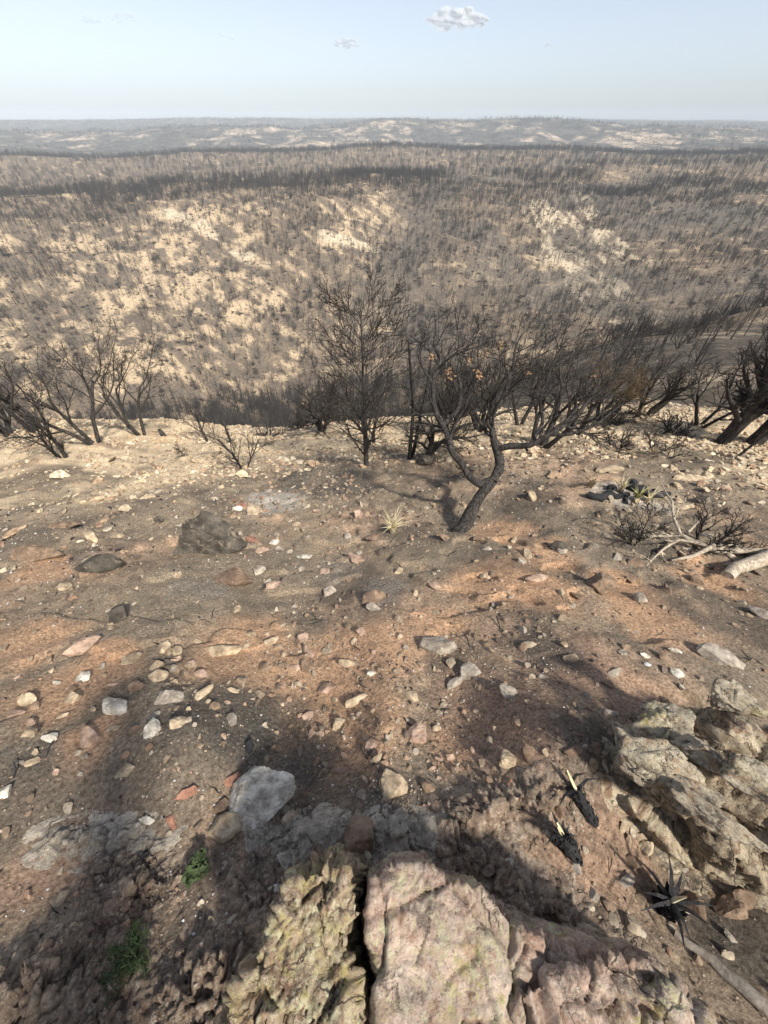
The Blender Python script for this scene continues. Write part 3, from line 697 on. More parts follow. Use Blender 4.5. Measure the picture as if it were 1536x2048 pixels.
S_ST = SRC
clump = lambda x, y, r: .25 + .75 * sst(-.1, .25, fbm(x * 1.4, y * 1.4, o=3, s=101))
stones('loose_pebbles', 26000, .05, 9, 1, .010, .06, S_ST, 'loose pebbles strewn over the scorched soil', 'pebbles', clump, 1.25)
stones('fine_gravel', 42000, .04, 6.5, 6, .005, .016, S_ST, 'fine gravel and grit covering the scorched soil', 'gravel', lambda x, y, r: .3 + .7 * sst(-.15, .2, fbm(x * 2.1, y * 2.1, o=3, s=105)), 1.1)
stones('brow_rubble', 66000, 4.6, 15, 2, .014, .085, S_PL, 'pale broken rubble along the brow of the slope', 'rubble',
       lambda x, y, r: sst(5.2, 7.4, r) * (.10 + .9 * sst(-.2, .2, fbm(x * .6, y * .9, o=3, s=73))), 2.0, amin=-65, amax=65)
# charcoal and ash flecks
def tiny_src(name, seed, mat, loc, label, cat):
    me = stone_mesh(seed, mat, 1, 8, (.5, .4, .25), 0); o = link(name, me); o.location = loc; o.scale = (.05, .05, .05); tag(o, label, cat); return o
p = hit(494, 1500); q_char = tiny_src('charcoal_lump', 7, M_CHAR, p, 'single black charcoal lump above the white boulder', 'charcoal')
q_char.scale = (.075, .1, .06)
p = hit(1293, 1330); q_ash = tiny_src('ash_chip', 8, M_ASH, p, 'tiny white ash chip below the small flat white chip', 'ash chip')
for nm, n, sd, mt in (('charcoal_fragments', 5000, 3, q_char), ('ash_flecks', 9000, 4, q_ash)):
    stones(nm, n, .3, 8, sd, .006, .022 if nm[0] == 'a' else .035, [mt], 'black charcoal crumbs scattered over the ground' if nm[0] == 'c' else 'white ash flecks scattered over the ground', 'charcoal' if nm[0] == 'c' else 'ash',
           lambda x, y, r, sd=sd: sst(-.05, .3, fbm(x * 1.1, y * 1.1, o=3, s=110 + sd)), 1.2, .2)

def twig_src(seed, px, py, label):
    rg_ = random.Random(seed); V, F = [], []; pts = [Vector((-.5 + .25 * i, rg_.uniform(-.06, .06), rg_.uniform(0, .05))) for i in range(5)]
    for i, q in enumerate(pts):
        for k in range(4): V.append(q + Vector((0, math.cos(1.57 * k), math.sin(1.57 * k))) * (.032 - .005 * i))
    for i in range(4):
        for k in range(4): F.append((i * 4 + k, i * 4 + (k + 1) % 4, i * 4 + 4 + (k + 1) % 4, i * 4 + 4 + k))
    o = link('charred_twig', mesh('charred_twig', V, F, M_CHAR), None, hit(px, py)); o.scale = (.14,) * 3; tag(o, label, 'twig'); return o
tw = [twig_src(1, 640, 1240, 'short black twig on grey soil above the small rounded stones'), twig_src(2, 890, 1420, 'short black twig above the bright orange patch'), twig_src(3, 330, 1220, 'short black twig right of the black burnt lump')]
x, y, r, g = field(1500, .4, 12, -100, 100, 31, None, 1.4); m = len(x); s_ = .03 + .15 * g.uniform(0, 1, m) ** 2.5
scatter('charred_litter', np.stack([x, y, h(x, y) + .004], -1), np.stack([g.uniform(-.1, .1, m), g.uniform(-.15, .15, m), g.uniform(0, 6.28, m)], -1), np.stack([s_, s_, s_], -1), g.randint(0, 3, m), tw, 'small charred twigs littering the slope', 'litter')

# ------------------------------------------------------------------ trees
class TB:
    def __init__(s): s.V = []; s.F = []
    def tube(s, pts, rad, sides=4):
        n = len(pts); b = len(s.V)
        for i, p in enumerate(pts):
            d = (pts[min(i + 1, n - 1)] - pts[max(i - 1, 0)]); d = d.normalized() if d.length > 1e-9 else Vector((0, 0, 1))
            u = d.orthogonal().normalized() if i == 0 else (u0 - d * u0.dot(d)).normalized()
            u0 = u; v = d.cross(u)
            for k in range(sides):
                a = 6.2832 * k / sides; s.V.append(p + (u * math.cos(a) + v * math.sin(a)) * rad[i])
        for i in range(n - 1):
            for k in range(sides):
                k2 = (k + 1) % sides
                s.F.append((b + i * sides + k, b + i * sides + k2, b + (i + 1) * sides + k2, b + (i + 1) * sides + k))
        if rad[-1] > .004 and sides > 3: s.F.append(tuple(b + (n - 1) * sides + k for k in range(sides)))
    def mesh(s, name, mat, smooth=True): return mesh(name, s.V, s.F, mat, smooth)

def grow(rg, p, d, L, r, lvl, P, out):
    n = max(2, min(9, int(L / P['seg'][lvl]) + 1)); pts = [p.copy()]; rad = [r]; ds = [d.copy()]
    wig = P['wig'][lvl]; end = P['end'][lvl]
    for i in range(n):
        d = (d + Vector((rg.gauss(0, wig), rg.gauss(0, wig), rg.gauss(0, wig) + P['up'][lvl]))).normalized()
        p = p + d * (L / n); pts.append(p.copy()); ds.append(d.copy()); rad.append(max(P.get('rmin', .0025), r * (1 - (1 - end) * (i + 1) / n)))
    out.append((lvl, pts, rad))
    branch(rg, pts, rad, ds, L, lvl, P, out)
def branch(rg, pts, rad, ds, L, lvl, P, out):
    if lvl + 1 >= P['levels']: return
    n = len(pts) - 1; cnt = P['n'][lvl]; cnt = max(1, int(cnt * rg.uniform(.8, 1.2) + .5)); ga = rg.uniform(0, 6.28)
    for k in range(cnt):
        t = P['start'][lvl] + (1 - P['start'][lvl]) * (k + rg.uniform(.1, .9)) / cnt; f = t * n; i = min(int(f), n - 1); q = pts[i].lerp(pts[i + 1], f - i); dd = ds[min(i + 1, n)]
        ga += 2.4 + rg.uniform(-.5, .5); ang = P['ang'][lvl] * rg.uniform(.7, 1.3)
        u = dd.orthogonal().normalized(); v = dd.cross(u)
        nd = (dd * math.cos(ang) + (u * math.cos(ga) + v * math.sin(ga)) * math.sin(ang)).normalized()
        l = L * P['lr'][lvl] * (P['shape'](t) if lvl == 0 else (1.15 - .6 * t)) * rg.uniform(.75, 1.25)
        r2 = min(rad[i] * P['rr'][lvl], rad[i] * .85)
        grow(rg, q, nd, l, max(r2, P.get('rmin', .0025)), lvl + 1, P, out)
def to_mesh(out, split, sides, mats=(None, None)):
    a, b = TB(), TB()
    for lvl, pts, rad in out: (a if lvl < split else b).tube(pts, rad, sides[min(lvl, len(sides) - 1)])
    return a.mesh('trunk', mats[0] or M_BARK), b.mesh('crown', mats[1] or M_TWIG)

CONIFER = dict(levels=4, seg=(.3, .2, .15, .12), wig=(.03, .07, .12, .15), up=(.03, .10, .06, .04), end=(.12, .15, .3, .5), n=(44, 9, 4, 0), start=(.10, .25, .2), ang=(1.05, .6, .6),
               lr=(.36, .42, .5), rr=(.34, .5, .6), shape=lambda t: .55 + .9 * min(t * 1.8, 1) * (1.08 - t), rmin=.0038)
OAK = dict(levels=5, seg=(.16, .16, .13, .1, .08), wig=(.16, .17, .2, .2, .2), up=(.06, .08, .06, .05, .03), end=(.55, .3, .3, .35, .5), n=(5, 6, 6, 4, 0), start=(.45, .3, .25, .2), ang=(.65, .7, .75, .7),
           lr=(.75, .55, .5, .5), rr=(.62, .6, .55, .6), shape=lambda t: 1.1, rmin=.0028)
OAK2 = dict(OAK, n=(4, 5, 5, 3, 0), lr=(.8, .6, .5, .5), wig=(.10, .15, .2, .2, .2))
BUSH = dict(levels=4, seg=(.15, .14, .1, .1), wig=(.10, .13, .16, .2), up=(.05, .05, .05, .04), end=(.35, .3, .4, .5), n=(7, 6, 4, 0), start=(.15, .2, .2), ang=(.6, .6, .7), lr=(.55, .5, .5), rr=(.6, .6, .6), shape=lambda t: 1.1, rmin=.0025)
SNAG = dict(levels=4, seg=(.3, .15, .1, .1), wig=(.04, .15, .2, .2), up=(.03, .03, .03, .0), end=(.45, .2, .4, .5), n=(16, 4, 2, 0), start=(.12, .2, .2), ang=(1.2, .8, .7), lr=(.13, .5, .5), rr=(.28, .5, .6), shape=lambda t: 1.0, rmin=.003)
JUNIPER = dict(OAK, n=(7, 6, 5, 4, 0), up=(.02, .03, .04, .03, .02), ang=(.95, .8, .7, .7), start=(.25, .2, .2, .2), lr=(.55, .55, .5, .5))

JUNI2 = dict(JUNIPER, wig=(.06, .14, .2, .2, .2), up=(.03, .06, .05, .03, .02), start=(.35, .2, .2, .2))
def stems(seed, P, specs):
    """specs: (dx, dy, dirx, diry, dirz, length, radius)"""
    rg = random.Random(seed); out = []
    for dx, dy, a, b, c, L, r in specs:
        grow(rg, Vector((dx, dy, -.08)), Vector((a, b, c)).normalized(), L, r, 0, P, out)
    return out
def put_tree(name, px, py, meshes, label, cat, group, scale=1, rz=0.0, loc=None):
    p = hit(px, py) if loc is None else loc
    e = empty(name, (p.x, p.y, p.z), rz); e.scale = (scale,) * 3; tag(e, label, cat, group)
    link('trunk', meshes[0], e); link('crown', meshes[1], e); return e
G1 = 'burnt trees on the brow of the slope'
TS = (7, 5, 4, 3, 3)

# the crooked oak in the middle: main limbs follow the photograph
def crooked():
    b = hit(932, 1058); D = b.y * CP - b.z * SP; rg = random.Random(11); out = []
    def limb(pts, rad, lvl=1, seed_children=None, dz=None):
        w = []
        for i, q in enumerate(pts):
            w.append(at(q[0], q[1], D + (q[2] if len(q) > 2 else 0)))
        # subdivide smoothly
        W, Rr = [], []
        for i in range(len(w) - 1):
            p0, p1, p2, p3 = w[max(i - 1, 0)], w[i], w[i + 1], w[min(i + 2, len(w) - 1)]
            for t in (0, .33, .66):
                W.append(.5 * ((2 * p1) + (p2 - p0) * t + (2 * p0 - 5 * p1 + 4 * p2 - p3) * t * t + (3 * p1 - p0 - 3 * p2 + p3) * t ** 3))
                Rr.append(rad[i] * (1 - t) + rad[i + 1] * t)
        W.append(w[-1]); Rr.append(rad[-1]); W = [q - b for q in W]
        k = D / FPX * .5 * .60
        Rr = [q * k * (1 + .10 * rg.uniform(-1, 1)) for q in Rr]
        out.append((lvl - 1, W, Rr))
        if seed_children:
            ds = [(W[min(i + 1, len(W) - 1)] - W[max(i - 1, 0)]).normalized() for i in range(len(W))]
            L = sum((W[i + 1] - W[i]).length for i in range(len(W) - 1))
            PP = dict(OAK, n=(0, max(2, int(seed_children * .75)), 5, 4, 0), start=(.3, .3, .2, .2, .2), lr=(.6, min(.55, .75 / L), .5, .5), up=(.05, .07, .05, .03, .02))
            branch(rg, W, Rr, ds, L, 1, PP, out)
    limb([(900, 1110, .25), (918, 1070, 0), (927, 1056), (945, 1018), (965, 985), (985, 962)], [80, 66, 50, 39, 36, 34], 1)
    limb([(985, 962), (960, 968), (938, 952, -.05), (925, 930, -.1), (905, 905, -.1), (897, 875, -.1), (885, 850, -.05), (872, 825), (866, 790), (868, 745), (878, 715, .1), (868, 690, .1), (872, 655, .2), (868, 625, .2)], [32, 28, 24, 22, 21, 20, 18, 16, 14, 12, 10, 8, 6, 3], 1, 13)
    limb([(885, 850, -.05), (915, 820, .1), (922, 780, .2), (915, 740, .2), (930, 700, .3), (950, 665, .3)], [16, 14, 12, 10, 7, 3], 1, 10)
    limb([(985, 962), (1000, 930, .05), (992, 895, .1), (985, 865, .1), (985, 830, .1), (1010, 790, .2), (1025, 740, .2), (1030, 700, .3), (1045, 665, .3)], [34, 31, 28, 18, 16, 14, 11, 8, 3], 1, 12)
    limb([(992, 900, .1), (1020, 892, .0), (1060, 890, -.1), (1095, 870, -.2), (1130, 850, -.2), (1160, 822, -.2), (1185, 790, -.2), (1205, 750, -.2), (1215, 715, -.2)], [24, 22, 19, 17, 14, 12, 9, 6, 3], 1, 14)
    limb([(1095, 870, -.2), (1140, 868, -.3), (1190, 850, -.4), (1235, 815, -.4), (1270, 800, -.4)], [11, 10, 8, 5, 2], 1, 8)
    limb([(1060, 888, -.1), (1085, 845, .1), (1080, 800, .2), (1100, 745, .3), (1120, 700, .3), (1140, 672, .3)], [14, 12, 10, 8, 6, 3], 1, 12)
    limb([(1010, 790, .2), (1045, 760, .1), (1070, 720, .1), (1100, 700, .1)], [9, 8, 6, 3], 1, 7)
    limb([(868, 770), (845, 735, -.1), (835, 700, -.1), (850, 670, -.1)], [9, 7, 5, 2], 1, 7)
    limb([(868, 745), (900, 715, -.2), (935, 700, -.3), (965, 690, -.3)], [8, 7, 5, 2], 1, 7)
    limb([(872, 828), (840, 830, -.1), (812, 832, -.2)], [9, 7, 4], 1, 3)
    limb([(985, 862, .1), (975, 845, .0), (980, 815, -.1)], [12, 10, 6], 1, 3)
    tr, cr = to_mesh(out, 1, (10, 5, 4, 3, 3), (M_BARK, M_BARK))
    e = empty('oak_tree', b); tag(e, 'crooked charred oak with a forked twisting trunk, nearest tree on the slope', 'tree')
    link('trunk', tr, e); link('crown', cr, e)
    # a few scorched leaf clusters still hanging on
    for px, py in ((896, 742), (903, 757), (955, 745), (960, 752), (862, 712), (970, 705), (1055, 745), (1000, 690), (1190, 755), (940, 718)):
        q = at(px, py, D + rg.uniform(-.2, .1)) - b; t = TB()
        for k in range(16):
            c = q + Vector((rg.gauss(0, .022), rg.gauss(0, .022), rg.gauss(0, .022))); u = Vector((rg.gauss(0, 1), rg.gauss(0, 1), rg.gauss(0, 1))).normalized() * .018; v = u.orthogonal().normalized() * .009
            i0 = len(t.V); t.V += [c - u, c + v, c + u, c - v]; t.F.append((i0, i0 + 1, i0 + 2, i0 + 3))
        link('leaf_cluster', t.mesh('leaf_cluster', M_DRY, False), e)
crooked()

def hscale(px, py, top):    # height of a vertical thing standing at (px, py) whose tip shows at photo row top
    b = hit(px, py); lo, hi = .1, 30
    for _ in range(30):
        m = (lo + hi) / 2; _, yy, _ = project(b.x, b.y, b.z + m)
        if yy > top: lo = m
        else: hi = m
    return b, (lo + hi) / 2
def one(name, px, py, top, P, seed, lean, rad, label, n=1, spread=.25, sides=TS, split=1, gr=G1, cat='tree', mats=(None, None), curve=0):
    b, H = hscale(px, py, top); rg = random.Random(seed); sp = []
    for k in range(n):
        a = rg.uniform(0, 6.28) if n > 1 else 0; o_ = spread if n > 1 else 0
        if n > 1: dx, dy = math.cos(6.28 * k / n + .5) * o_, math.sin(6.28 * k / n + .5) * o_
        else: dx = dy = 0
        L = H * (1.0 if P in (CONIFER, SNAG) else .62) * rg.uniform(.85, 1.05)
        sp.append((dx * .12, dy * .12, lean[0] + dx, lean[1] + dy, 1, L, rad * rg.uniform(.75, 1.1)))
    return put_tree(name, px, py, to_mesh(stems(seed, P, sp), split, sides, mats), label, cat, gr, loc=b)

one('conifer_tree', 732, 932, 560, CONIFER, 21, (.0, .0), .052, 'tall upright charred tree with fine rising branches, left of the crooked oak')
one('dead_snag', 818, 918, 680, SNAG, 22, (.0, .0), .05, 'bare charred pole with a few stubs between the upright tree and the crooked oak', n=1)
one('dead_snag', 824, 912, 700, SNAG, 23, (.03, .0), .035, 'second thinner charred pole leaning against the bare pole')
one('burnt_tree', 857, 912, 750, JUNIPER, 24, (.06, .0), .06, 'low charred tree close behind the left limb of the crooked oak', n=2)
one('burnt_tree', 745, 886, 745, BUSH, 25, (-.05, .0), .045, 'short charred tree just behind the foot of the tall upright tree', n=2)
one('burnt_tree', 645, 862, 735, JUNIPER, 26, (.0, .0), .07, 'forked charred tree left of the tall upright tree', n=3)
one('burnt_tree', 190, 886, 672, OAK2, 27, (-.1, .0), .045, 'many stemmed charred tree with a dark forked foot on the left brow', n=3, spread=.5)
one('burnt_tree', 283, 870, 676, OAK2, 28, (-.25, .0), .045, 'charred tree leaning left, right of the forked one on the left brow', n=3, spread=.4)
one('burnt_tree', 125, 915, 780, BUSH, 29, (-.05, .0), .045, 'small charred tree in front of the forked one, lowest on the left', n=2, spread=.3)
one('burnt_tree', 417, 884, 775, BUSH, 30, (-.08, .0), .035, 'thin charred sapling standing alone left of the cream boulder')
one('dead_snag', 463, 886, 820, SNAG, 31, (-.08, .0), .05, 'short charred pole behind the twiggy sapling')
one('burnt_sapling', 487, 935, 815, BUSH, 32, (-.05, .0), .022, 'twiggy charred sapling right of the cream boulder', n=3, spread=.45)
one('burnt_sapling', 370, 912, 876, BUSH, 33, (0, 0), .012, 'tiny charred twig left of the cream boulder')
one('burnt_stump', 329, 874, 838, dict(SNAG, levels=1), 34, (-.06, 0), .09, 'short jet black stump on the left brow', cat='stump')
one('burnt_tree', 80, 862, 660, OAK2, 35, (-.15, 0), .06, 'tall charred tree leaning out at the left edge', n=3, spread=.4)
one('burnt_tree', 20, 872, 720, BUSH, 36, (-.1, 0), .06, 'charred tree cut by the left edge', n=3)
one('burnt_tree', 1438, 888, 610, JUNI2, 37, (.28, .0), .12, 'thick charred juniper trunk leaning right at the right edge', n=2, spread=.12)
one('burnt_tree', 1505, 886, 560, JUNI2, 38, (.15, .0), .15, 'thick charred trunk rightmost on the brow', n=2, spread=.10)
one('dead_snag', 1470, 916, 800, SNAG, 39, (.35, 0), .03, 'thin black pole leaning right in front of the thick trunks')
one('burnt_tree', 1275, 836, 715, OAK, 40, (.0, 0), .06, 'pair of thin charred stems on the right brow', n=2)
one('burnt_tree', 1298, 832, 715, OAK, 41, (.3, 0), .08, 'charred tree leaning right beside the pair of thin stems', n=2)
one('burnt_sapling', 1233, 890, 838, BUSH, 42, (0, 0), .02, 'small charred bush right of the crooked oak', n=3, spread=.6)
one('burnt_sapling', 1320, 905, 850, BUSH, 43, (0, 0), .015, 'low charred twigs between the small bush and the thick trunks', n=4, spread=.9)
one('burnt_tree', 1080, 893, 715, OAK2, 44, (.05, .1), .07, 'charred thicket tree behind the right limb of the crooked oak', n=3, spread=.5)
one('burnt_tree', 1150, 868, 705, OAK2, 45, (.1, .1), .06, 'charred many stemmed tree behind the outer right limb of the oak', n=3, spread=.5)
one('burnt_tree', 960, 862, 700, OAK2, 46, (.0, .1), .08, 'charred tree seen through the fork of the crooked oak', n=3, spread=.4)
one('burnt_tree', 1040, 850, 700, OAK2, 47, (.0, .1), .06, 'charred tree behind the middle limb of the oak', n=2, spread=.4)
one('burnt_tree', 900, 865, 690, BUSH, 48, (.0, .0), .06, 'charred bushy tree behind the left limb of the oak', n=4, spread=.4)
one('burnt_tree', 1200, 840, 730, OAK, 49, (.1, .0), .07, 'brownish charred tree at the right end of the thicket', n=4, spread=.4, mats=(None, mat_bark('singed_twig', (.10, .07, .04), (.20, .15, .09))))
one('burnt_tree', 1400, 850, 735, OAK2, 50, (.1, 0), .045, 'low charred tree left of the thick right trunks', n=3, spread=.5)
one('burnt_sapling', 1280, 1090, 1000, BUSH, 51, (-.5, .1), .014, 'bare black sapling beside the bleached fallen branches', n=2, spread=.3)
one('burnt_sapling', 1415, 1095, 1010, BUSH, 52, (.4, 0), .02, 'black twiggy bush behind the bleached fallen branches', n=4, spread=.6)

# mid distance and far trees
def far_protos():
    P1 = dict(levels=3, seg=(.8, .5, .4), wig=(.04, .1, .15), up=(.02, .07, .05), end=(.2, .3, .5), n=(13, 4, 0), start=(.3, .2), ang=(.75, .6), lr=(.26, .5), rr=(.38, .6), shape=lambda t: 1.25 - .6 * t, rmin=.010)
    P2 = dict(levels=4, seg=(.5, .5, .4, .4), wig=(.14, .15, .2, .2), up=(.05, .06, .05, 0), end=(.5, .4, .5, .6), n=(4, 5, 4, 0), start=(.35, .3, .2), ang=(.6, .65, .7), lr=(.8, .55, .5), rr=(.6, .55, .6), shape=lambda t: 1.1, rmin=.010)
    P3 = dict(P1, n=(7, 2, 0), lr=(.2, .5), start=(.3, .2))
    res = []
    for i in range(9):
        P = (P1, P2, P3)[i % 3]
        if i % 3 == 1: sp = [(0, 0, random.uniform(-.3, .3), .1, 1, 2.1, .09), (0, 0, random.uniform(-.5, .5), -.2, 1, 2.0, .08), (0, 0, .3, .2, 1, 1.8, .08)]
        else: sp = [(0, 0, random.uniform(-.08, .08), 0, 1, 4.2, .10)]
        out = stems(200 + i, P, sp); t = TB()
        for lvl, pts, rad in out: t.tube(pts, rad, 4 if lvl == 0 else 3)
        res.append(t.mesh('far_tree', M_BARKF, False))
    return res
random.seed(9)
FP = far_protos()
g = np.random.RandomState(5)
def tree_field(n, r0, r1, a0, a1, dens, seed, s=(.7, 1.25)):
    x, y, r, gg = field(n, r0, r1, a0, a1, seed, dens, 2.0)
    return x, y, gg.uniform(s[0], s[1], len(x))
def dens_mid(x, y, r):
    az = np.degrees(np.arctan2(x, y))
    nn = fbm(x / 22, y / 34, o=4, s=81, g=.55); left = sst(14, -30, az) * sst(95, 130, r) * sst(330, 240, r)
    d = (1 - .55 * sst(-.1, .35, nn + .3 * left)) * (.7 + .3 * sst(-.3, .2, fbm(x / 25, y / 25, o=3, s=131)))
    return d
sets = [tree_field(2600, 24, 64, -52, 52, lambda x, y, r: np.where(x > .25 * y, .42, 1.0) * (.5 + .5 * sst(-.3, .2, fbm(x / 12, y / 12, o=2, s=133))), 11, (.55, .9)),
        tree_field(3200, 60, 100, -52, 52, lambda x, y, r: .9 + 0 * r, 12, (.7, 1.1)),
        tree_field(27000, 95, 345, -50, 50, dens_mid, 13, (.4, .88)),
        tree_field(7000, 290, 400, -50, 50, lambda x, y, r: 1.0 * sst(-.1, .2, fbm(x / 60, y / 60, o=2, s=135) + .2), 14, (.9, 1.4)),
        tree_field(19000, 400, 900, -46, 46, lambda x, y, r: .6 + .4 * sst(600, 720, r), 15, (.9, 1.5)),
        tree_field(3500, 700, 790, -46, 46, lambda x, y, r: 1.0 + 0 * r, 17, (1.0, 1.6)),
        tree_field(3500, 1420, 1620, -44, 44, lambda x, y, r: 1.0 + 0 * r, 19, (.9, 1.5)),
        tree_field(6000, 2300, 2650, -44, 44, lambda x, y, r: 1.0 + 0 * r, 18, (1.0, 1.7)),
        tree_field(16000, 900, 2600, -44, 44, lambda x, y, r: sst(-.15, .1, fbm(x / 160, y / 260, o=3, s=191)) * .8 + .2, 16, (.9, 1.7))]
q_ = sets[0]; sets[0] = (q_[0], q_[1], q_[2] * np.where(q_[0] > .25 * q_[1], .68, 1.0))
X = np.concatenate([s[0] for s in sets]); Y = np.concatenate([s[1] for s in sets]); SS = np.concatenate([s[2] for s in sets])
Z = h(X, Y)
px, py, D = project(X, Y, Z); px2, py2, D2 = project(X, Y, Z + 4 * SS)
size = np.where((px2 > 20) & (px2 < 1516) & (py2 > 0) & (py2 < 838), py - py2, -1)
order = np.argsort(-size); NI = 270
rgn = random.Random(3)
tsrc = []
for j, i in enumerate(order[:NI]):
    k = j % 9; o = link('burnt_tree', FP[k]); o.location = (X[i], Y[i], Z[i] - .1); s = float(SS[i]); o.scale = (s, s, s); o.rotation_euler = (0, 0, rgn.uniform(0, 6.28))
    ki = ('fine branched', 'many stemmed', 'sparse pole like')[k % 3]
    wh = [t_ for m_, t_ in ((180, 'at the left edge'), (400, 'behind the left leaning trees'), (640, 'left of the upright tree'), (830, 'behind the upright tree'), (1050, 'behind the oak\'s left half'),
          (1250, 'behind the oak\'s right half'), (1400, 'between oak and right trunks'), (9999, 'at the right edge')) if px[i] < m_][0]
    ds_ = math.hypot(X[i], Y[i]); dw = 'just below the brow' if ds_ < 34 else ('down the slope' if ds_ < 62 else 'near the valley floor')
    sz = 'small' if SS[i] < .75 else 'taller'
    tag(o, '%s %s charred tree %s %s' % (sz, ki, dw, wh), 'tree', 'charred trees %s %s' % (dw, wh))
    if len(tsrc) < 9: tsrc.append(o)
rest = order[NI:]
g = np.random.RandomState(6); m = len(rest)
scatter('burnt_forest', np.stack([X[rest], Y[rest], Z[rest] - .1], -1), np.stack([g.uniform(-.05, .05, m), g.uniform(-.05, .05, m), g.uniform(0, 6.28, m)], -1), np.stack([SS[rest]] * 3, -1), np.where(np.hypot(X[rest], Y[rest]) > 95, np.array([0, 2, 3, 5, 6, 1, 4, 0, 8])[g.randint(0, 9, m)], g.randint(0, 9, m)), tsrc,
        'thousands of thin charred trees covering the hillsides across the valley', 'forest')
# burnt shrubs: low dense twig clumps
sh = []
for i in range(4):
    out = stems(300 + i, dict(levels=3, seg=(.3, .3, .3), wig=(.2, .2, .2), up=(.03, .03, 0), end=(.4, .5, .5), n=(7, 4, 0), start=(.1, .1), ang=(.7, .8), lr=(.6, .5), rr=(.6, .6), shape=lambda t: 1.0, rmin=.016),
                [(0, 0, math.cos(a), math.sin(a), .8, .9, .035) for a in np.linspace(0, 6.28, 9)[:-1]])
    t = TB()
    for lvl, pts, rad in out: t.tube(pts, rad, 3)
    e = link('burnt_shrub', t.mesh('burnt_shrub', M_BARKF, False)); sh.append(e)
for e, (a, b_) in zip(sh, ((600, 858), (1225, 852), (1345, 868), (540, 872))):
    p = hit(a, b_); e.location = p; e.scale = (.45,) * 3
    tag(e, 'low burnt shrub on the brow %s' % {600: 'left of the forked charred tree', 1225: 'behind the small charred bush', 1345: 'left of the thick right trunks', 540: 'right of the twiggy sapling'}[a], 'shrub')
x, y, r, g = field(4500, 75, 420, -50, 50, 21, lambda x, y, r: .35 + .65 * sst(-.2, .2, fbm(x / 20, y / 20, o=3, s=141)), 1.6)
m = len(x); s = g.uniform(.35, .95, m)
scatter('burnt_brush', np.stack([x, y, h(x, y)], -1), np.stack([0 * x, 0 * x, g.uniform(0, 6.28, m)], -1), np.stack([s, s, s * .8], -1), g.randint(0, 4, m), sh, 'dark burnt brush dotted over the far hillside', 'brush')

